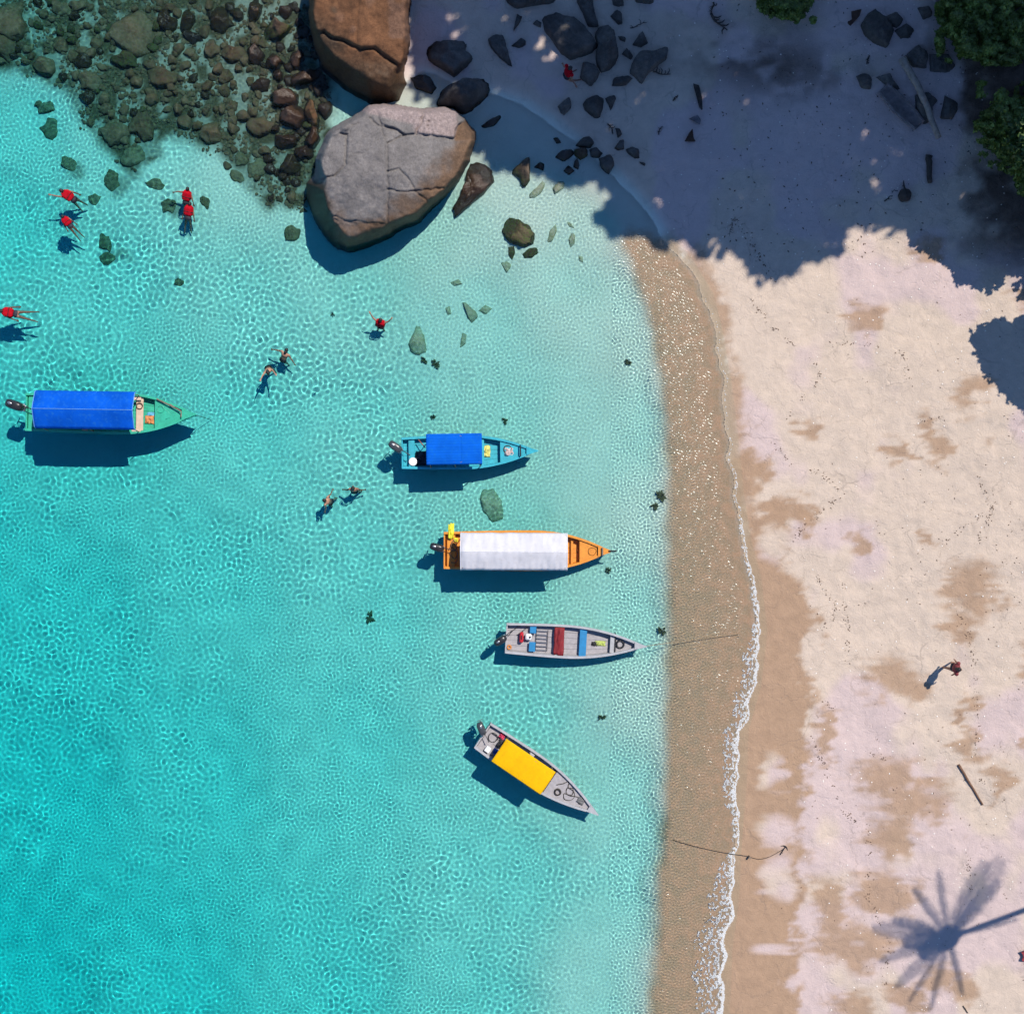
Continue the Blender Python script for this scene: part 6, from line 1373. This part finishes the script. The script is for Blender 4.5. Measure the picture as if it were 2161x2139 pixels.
# weed tufts on the sea bed
WEED = pm('dark_weed', (.09, .10, .05), .8, .4, 8, .3)
for i, (a, b, r, lb) in enumerate([(1393, 1048, .26, 'dark weed tuft at the drop-off, right of the orange boat bow'), (1380, 1068, .2, 'dark weed tuft, lower of two at the drop-off right of the orange boat'), (1326, 764, .16, 'small dark weed tuft in shallows left of the sand at mid height'),
                                   (895, 760, .16, 'dark weed tuft right of the lone red swimmer\'s rock'), (918, 768, .22, 'dark weed patch below the pale rock in mid water'), (780, 1303, .24, 'weed tuft alone in open water left of the slanted boat'), (1065, 888, .15, 'small weed tuft above the light blue boat bow'),
                                   (915, 880, .12, 'tiny weed tuft just above the ribbed blue roof'), (1284, 1204, .14, 'thin dark weed floating below the orange boat bow'), (703, 664, .10, 'tiny dark weed tuft left of the lone red swimmer'), (1396, 1330, .2, 'dark weed tuft between the grey open boat and the sand'), (1270, 1512, .16, 'faint weed tuft right of the slanted boat')]):
    rr = random.Random(i); mb = MB(); p0 = PG(a, b)
    for k in range(16):
        an = rr.uniform(0, 6.28); d = Vector((math.cos(an), math.sin(an), 0)) * r * rr.uniform(.5, 1.2); q = Vector((rr.uniform(-.3, .3) * r, rr.uniform(-.3, .3) * r, 0)); sd_ = Vector((-d.y, d.x, 0)) * .22
        mb.add([q - sd_ * .4, q + d * .55 + sd_ + Vector((0, 0, .10)), q + d + Vector((0, 0, .06)), q + d * .55 - sd_ + Vector((0, 0, .12)), q + Vector((0, 0, -.02))], [(0, 1, 4), (1, 2, 3), (1, 3, 4), (0, 4, 3)])
    o = tag(mb.build('weed_tuft', WEED, None), lb, 'seaweed'); o.location = p0
# tide litter: lines of dark fragments and scattered bits; pale shell fragments
rr = random.Random(21)
LINES = [[(1552, 452), (1590, 500), (1612, 540), (1640, 590)], [(1590, 620), (1640, 690), (1700, 740), (1735, 768), (1738, 800), (1700, 838), (1670, 880)], [(1640, 930), (1680, 985)], [(1718, 985), (1745, 1002), (1772, 1024), (1776, 1050), (1740, 1080), (1700, 1116), (1686, 1150)], [(1730, 1212), (1745, 1240), (1776, 1292), (1764, 1312), (1738, 1330)],
         [(1785, 1230), (1800, 1340), (1796, 1400)], [(1745, 1480), (1778, 1510)], [(1816, 1590), (1880, 1604)], [(1892, 1664), (1898, 1720)], [(2020, 1290), (2040, 1320), (2052, 1380), (2060, 1480), (2062, 1560), (2048, 1620), (2092, 1668)], [(1760, 720), (1850, 725), (1910, 750), (1920, 800)], [(1835, 1730), (1842, 1800), (1836, 1900), (1880, 1990), (1870, 2080)],
         [(2040, 1790), (2046, 1900)], [(1990, 1150), (2100, 1060)], [(2060, 1000), (2090, 1080), (2060, 1150)], [(1720, 1560), (1790, 1720), (1830, 1760)], [(1940, 890), (1990, 880)]]
def flakes(name, pts, lo, hi, mat, asp=.45):
    mb = MB()
    for (a, b) in pts:
        x, y = (a - CX) / PPM, -(b - CY) / PPM; x, y = x * (1 - .015), y * (1 - .015); z = tz_fast(x, y) + .008; s = rr.uniform(lo, hi); an = rr.uniform(0, 6.28); d = Vector((math.cos(an), math.sin(an), 0)) * s; w = Vector((-d.y, d.x, 0)) * asp; c = Vector((x, y, z))
        mb.add([c - d, c + w, c + d, c - w, c + Vector((0, 0, s * .35))], [(0, 3, 4), (3, 2, 4), (2, 1, 4), (1, 0, 4)])
    return tag(mb.build(name, mat, None), kind='stuff')
_tzx = np.clip(np.searchsorted(ax, np.linspace(-23, 23, 3)), 0, 1)
def tz_fast(x, y):
    i = int(np.clip(np.searchsorted(ax, x) - 1, 0, len(ax) - 2)); j = int(np.clip(np.searchsorted(ax, y) - 1, 0, len(ax) - 2)); u = (x - ax[i]) / (ax[i + 1] - ax[i]); v = (y - ax[j]) / (ax[j + 1] - ax[j])
    return float((TZ[j, i] * (1 - u) + TZ[j, i + 1] * u) * (1 - v) + (TZ[j + 1, i] * (1 - u) + TZ[j + 1, i + 1] * u) * v)
pts = []
for ln in LINES:
    for (a, b), (c, d) in zip(ln[:-1], ln[1:]):
        L = math.hypot(c - a, d - b)
        for k in range(int(L / 2.2)):
            t = rr.random()
            if mnoise.noise(Vector(((a + (c - a) * t) / 14, (b + (d - b) * t) / 14, 0))) < -.12: continue
            pts.append((a + (c - a) * t + rr.gauss(0, 3.2) + 5 * mnoise.noise(Vector((t * 9, a, 1))), b + (d - b) * t + rr.gauss(0, 3.2)))
for _ in range(1500):
    a, b = rr.uniform(1640, 2170), rr.uniform(600, 2150)
    if mnoise.noise(Vector((a / 60, b / 60, 4))) + (a - 1900) / 700 > rr.uniform(-.2, .9): pts.append((a, b))
lit = flakes('beach_litter', pts, .014, .05, pm('litter_brown', (.12, .075, .05), .9, .4, 9, .2)); lit['label'] = 'dark plant fragments strewn along the tide lines of the sand'
pts = [(rr.uniform(1700, 2170), rr.uniform(540, 2150)) for _ in range(420)] + [(rr.uniform(1400, 2160), rr.uniform(10, 560)) for _ in range(260)]
sh = flakes('shell_fragments', pts, .015, .045, pm('shell_white', (.80, .74, .66), .6, .1, 9, .1), .8); sh['label'] = 'pale shell and coral fragments scattered over the sand'
pts = [(rr.uniform(1500, 2160), rr.uniform(5, 540)) for _ in range(420)]
flakes('shade_litter', pts, .02, .07, pm('litter_brown', (.12, .075, .05)))['label'] = 'dark leaf litter scattered over the shaded sand'
# foam: bubbles heaped in a lacy band along the waterline
def foam():
    V, F = [], []; wl_ = WATERLINE[:19]; rr2 = np.random.default_rng(9); base = 0
    ys = np.linspace(560, 2160, 3600); wxs = np.interp(ys, [p[1] for p in wl_][::-1], [p[0] for p in wl_][::-1])
    scal = (fbm(ys / 42.0, wxs / 300.0, 5, 3) - .5) * 26
    dome = [(1.0, 0.0), (.7, .55)]
    for y, x, s in zip(ys, wxs, scal):
        edge_x = x - s
        wdt = np.interp(y, [560, 1000, 1300, 1400, 1560, 1700, 1790, 1800, 1830, 1900, 2000, 2160], [0, 4, 12, 32, 36, 24, 10, 10, 34, 50, 62, 56])
        dens = np.interp(y, [560, 900, 1150, 1250, 2160], [.02, .25, 1.0, 1.5, 1.5])
        nb = rr2.poisson(dens * (.9 + wdt * .30))
        for _ in range(nb):
            t = rr2.random() ** 1.3; px_ = edge_x - 1.5 - t * wdt + rr2.normal(0, .8); py_ = y + rr2.normal(0, 1.2)
            if t > .06 and vnoise(np.array([px_ / 3.4]), np.array([py_ / 4.2]), 77)[0] < .46 + .22 * t: continue
            X, Y = (px_ - CX) / PPM, -(py_ - CY) / PPM; Zz = max(tz_fast(X, Y), -.01) + .004; r = rr2.uniform(.008, .024)
            n = 6; ph = rr2.uniform(0, 1)
            for (q, hh) in dome:
                for k in range(n): V.append((X + r * q * math.cos(ph + k * math.pi / 3), Y + r * q * math.sin(ph + k * math.pi / 3), Zz + hh * r * .7))
            V.append((X, Y, Zz + r * .62))
            for k in range(n):
                k2 = (k + 1) % n; F.append((base + k, base + k2, base + n + k2)); F.append((base + k, base + n + k2, base + n + k)); F.append((base + n + k, base + n + k2, base + 2 * n))
            base += 2 * n + 1
    me = fast_mesh('foam', np.array(V), np.array(F)); me.materials.append(pm('foam_white', (.66, .61, .59), .6, .03, 20, 0)); o = bpy.data.objects.new('foam', me); C.objects.link(o); tag(o, kind='stuff'); o['label'] = 'white lacy foam along the edge of the wash'; print('FOAM', len(F))
foam()
# rubble: fine stones filling the reef between the rocks that can be told apart
def rubble():
    mb_v, mb_f = [], []; rr2 = random.Random(31); base = 0; c = 0
    ico = bmesh.new(); bmesh.ops.create_icosphere(ico, subdivisions=1, radius=1); iv = [v.co.copy() for v in ico.verts]; fi = [[v.index for v in f.verts] for f in ico.faces]; ico.free()
    N_ = 6500; A = np.array([rr2.uniform(-5, 700) for _ in range(N_)]); B = np.array([rr2.uniform(-5, 450) for _ in range(N_)])
    dd = poly_sd(A + (fbm(A / 40., B / 40., 71, 3) - .5) * 110, B + (fbm(A / 40., B / 40., 75, 3) - .5) * 60, REEF_IN) + 14
    for a, b, s in zip(A, B, dd):
        if s < 0 or vnoise(np.array([a / 30.]), np.array([b / 30.]), 14)[0] < .28: continue
        r = rr2.choice((.03, .04, .05, .06, .08, .10)); p = P(a, b, -.5); z = tz_fast(p.x, p.y); p = P(a, b, z); sc_ = Vector((r * rr2.uniform(.8, 1.4), r * rr2.uniform(.7, 1.2), r * rr2.uniform(.5, .9))); R = Matrix.Rotation(rr2.uniform(0, 6.28), 3, 'Z')
        for v in iv:
            w = R @ Vector((v.x * sc_.x, v.y * sc_.y, v.z * sc_.z)) * (1 + rr2.uniform(-.15, .15)); mb_v.append((p.x + w.x, p.y + w.y, z + r * .3 + w.z))
        for f in fi: mb_f.append([i + base for i in f])
        base += len(iv); c += 1
    me = fast_mesh('reef_rubble', np.array(mb_v), np.array(mb_f), smooth=False); me.materials.append(RM_REEF); o = bpy.data.objects.new('reef_rubble', me); C.objects.link(o); tag(o, kind='stuff'); o['label'] = 'fine brown rubble between the reef rocks'
rubble()
# ------------------------------------------------------------------ everything but the waves may receive focused light
for o in C.objects:
    if o.type == 'MESH' and o.name not in ('sea_surface', 'sea_water'):
        o.cycles.is_caustics_receiver = True
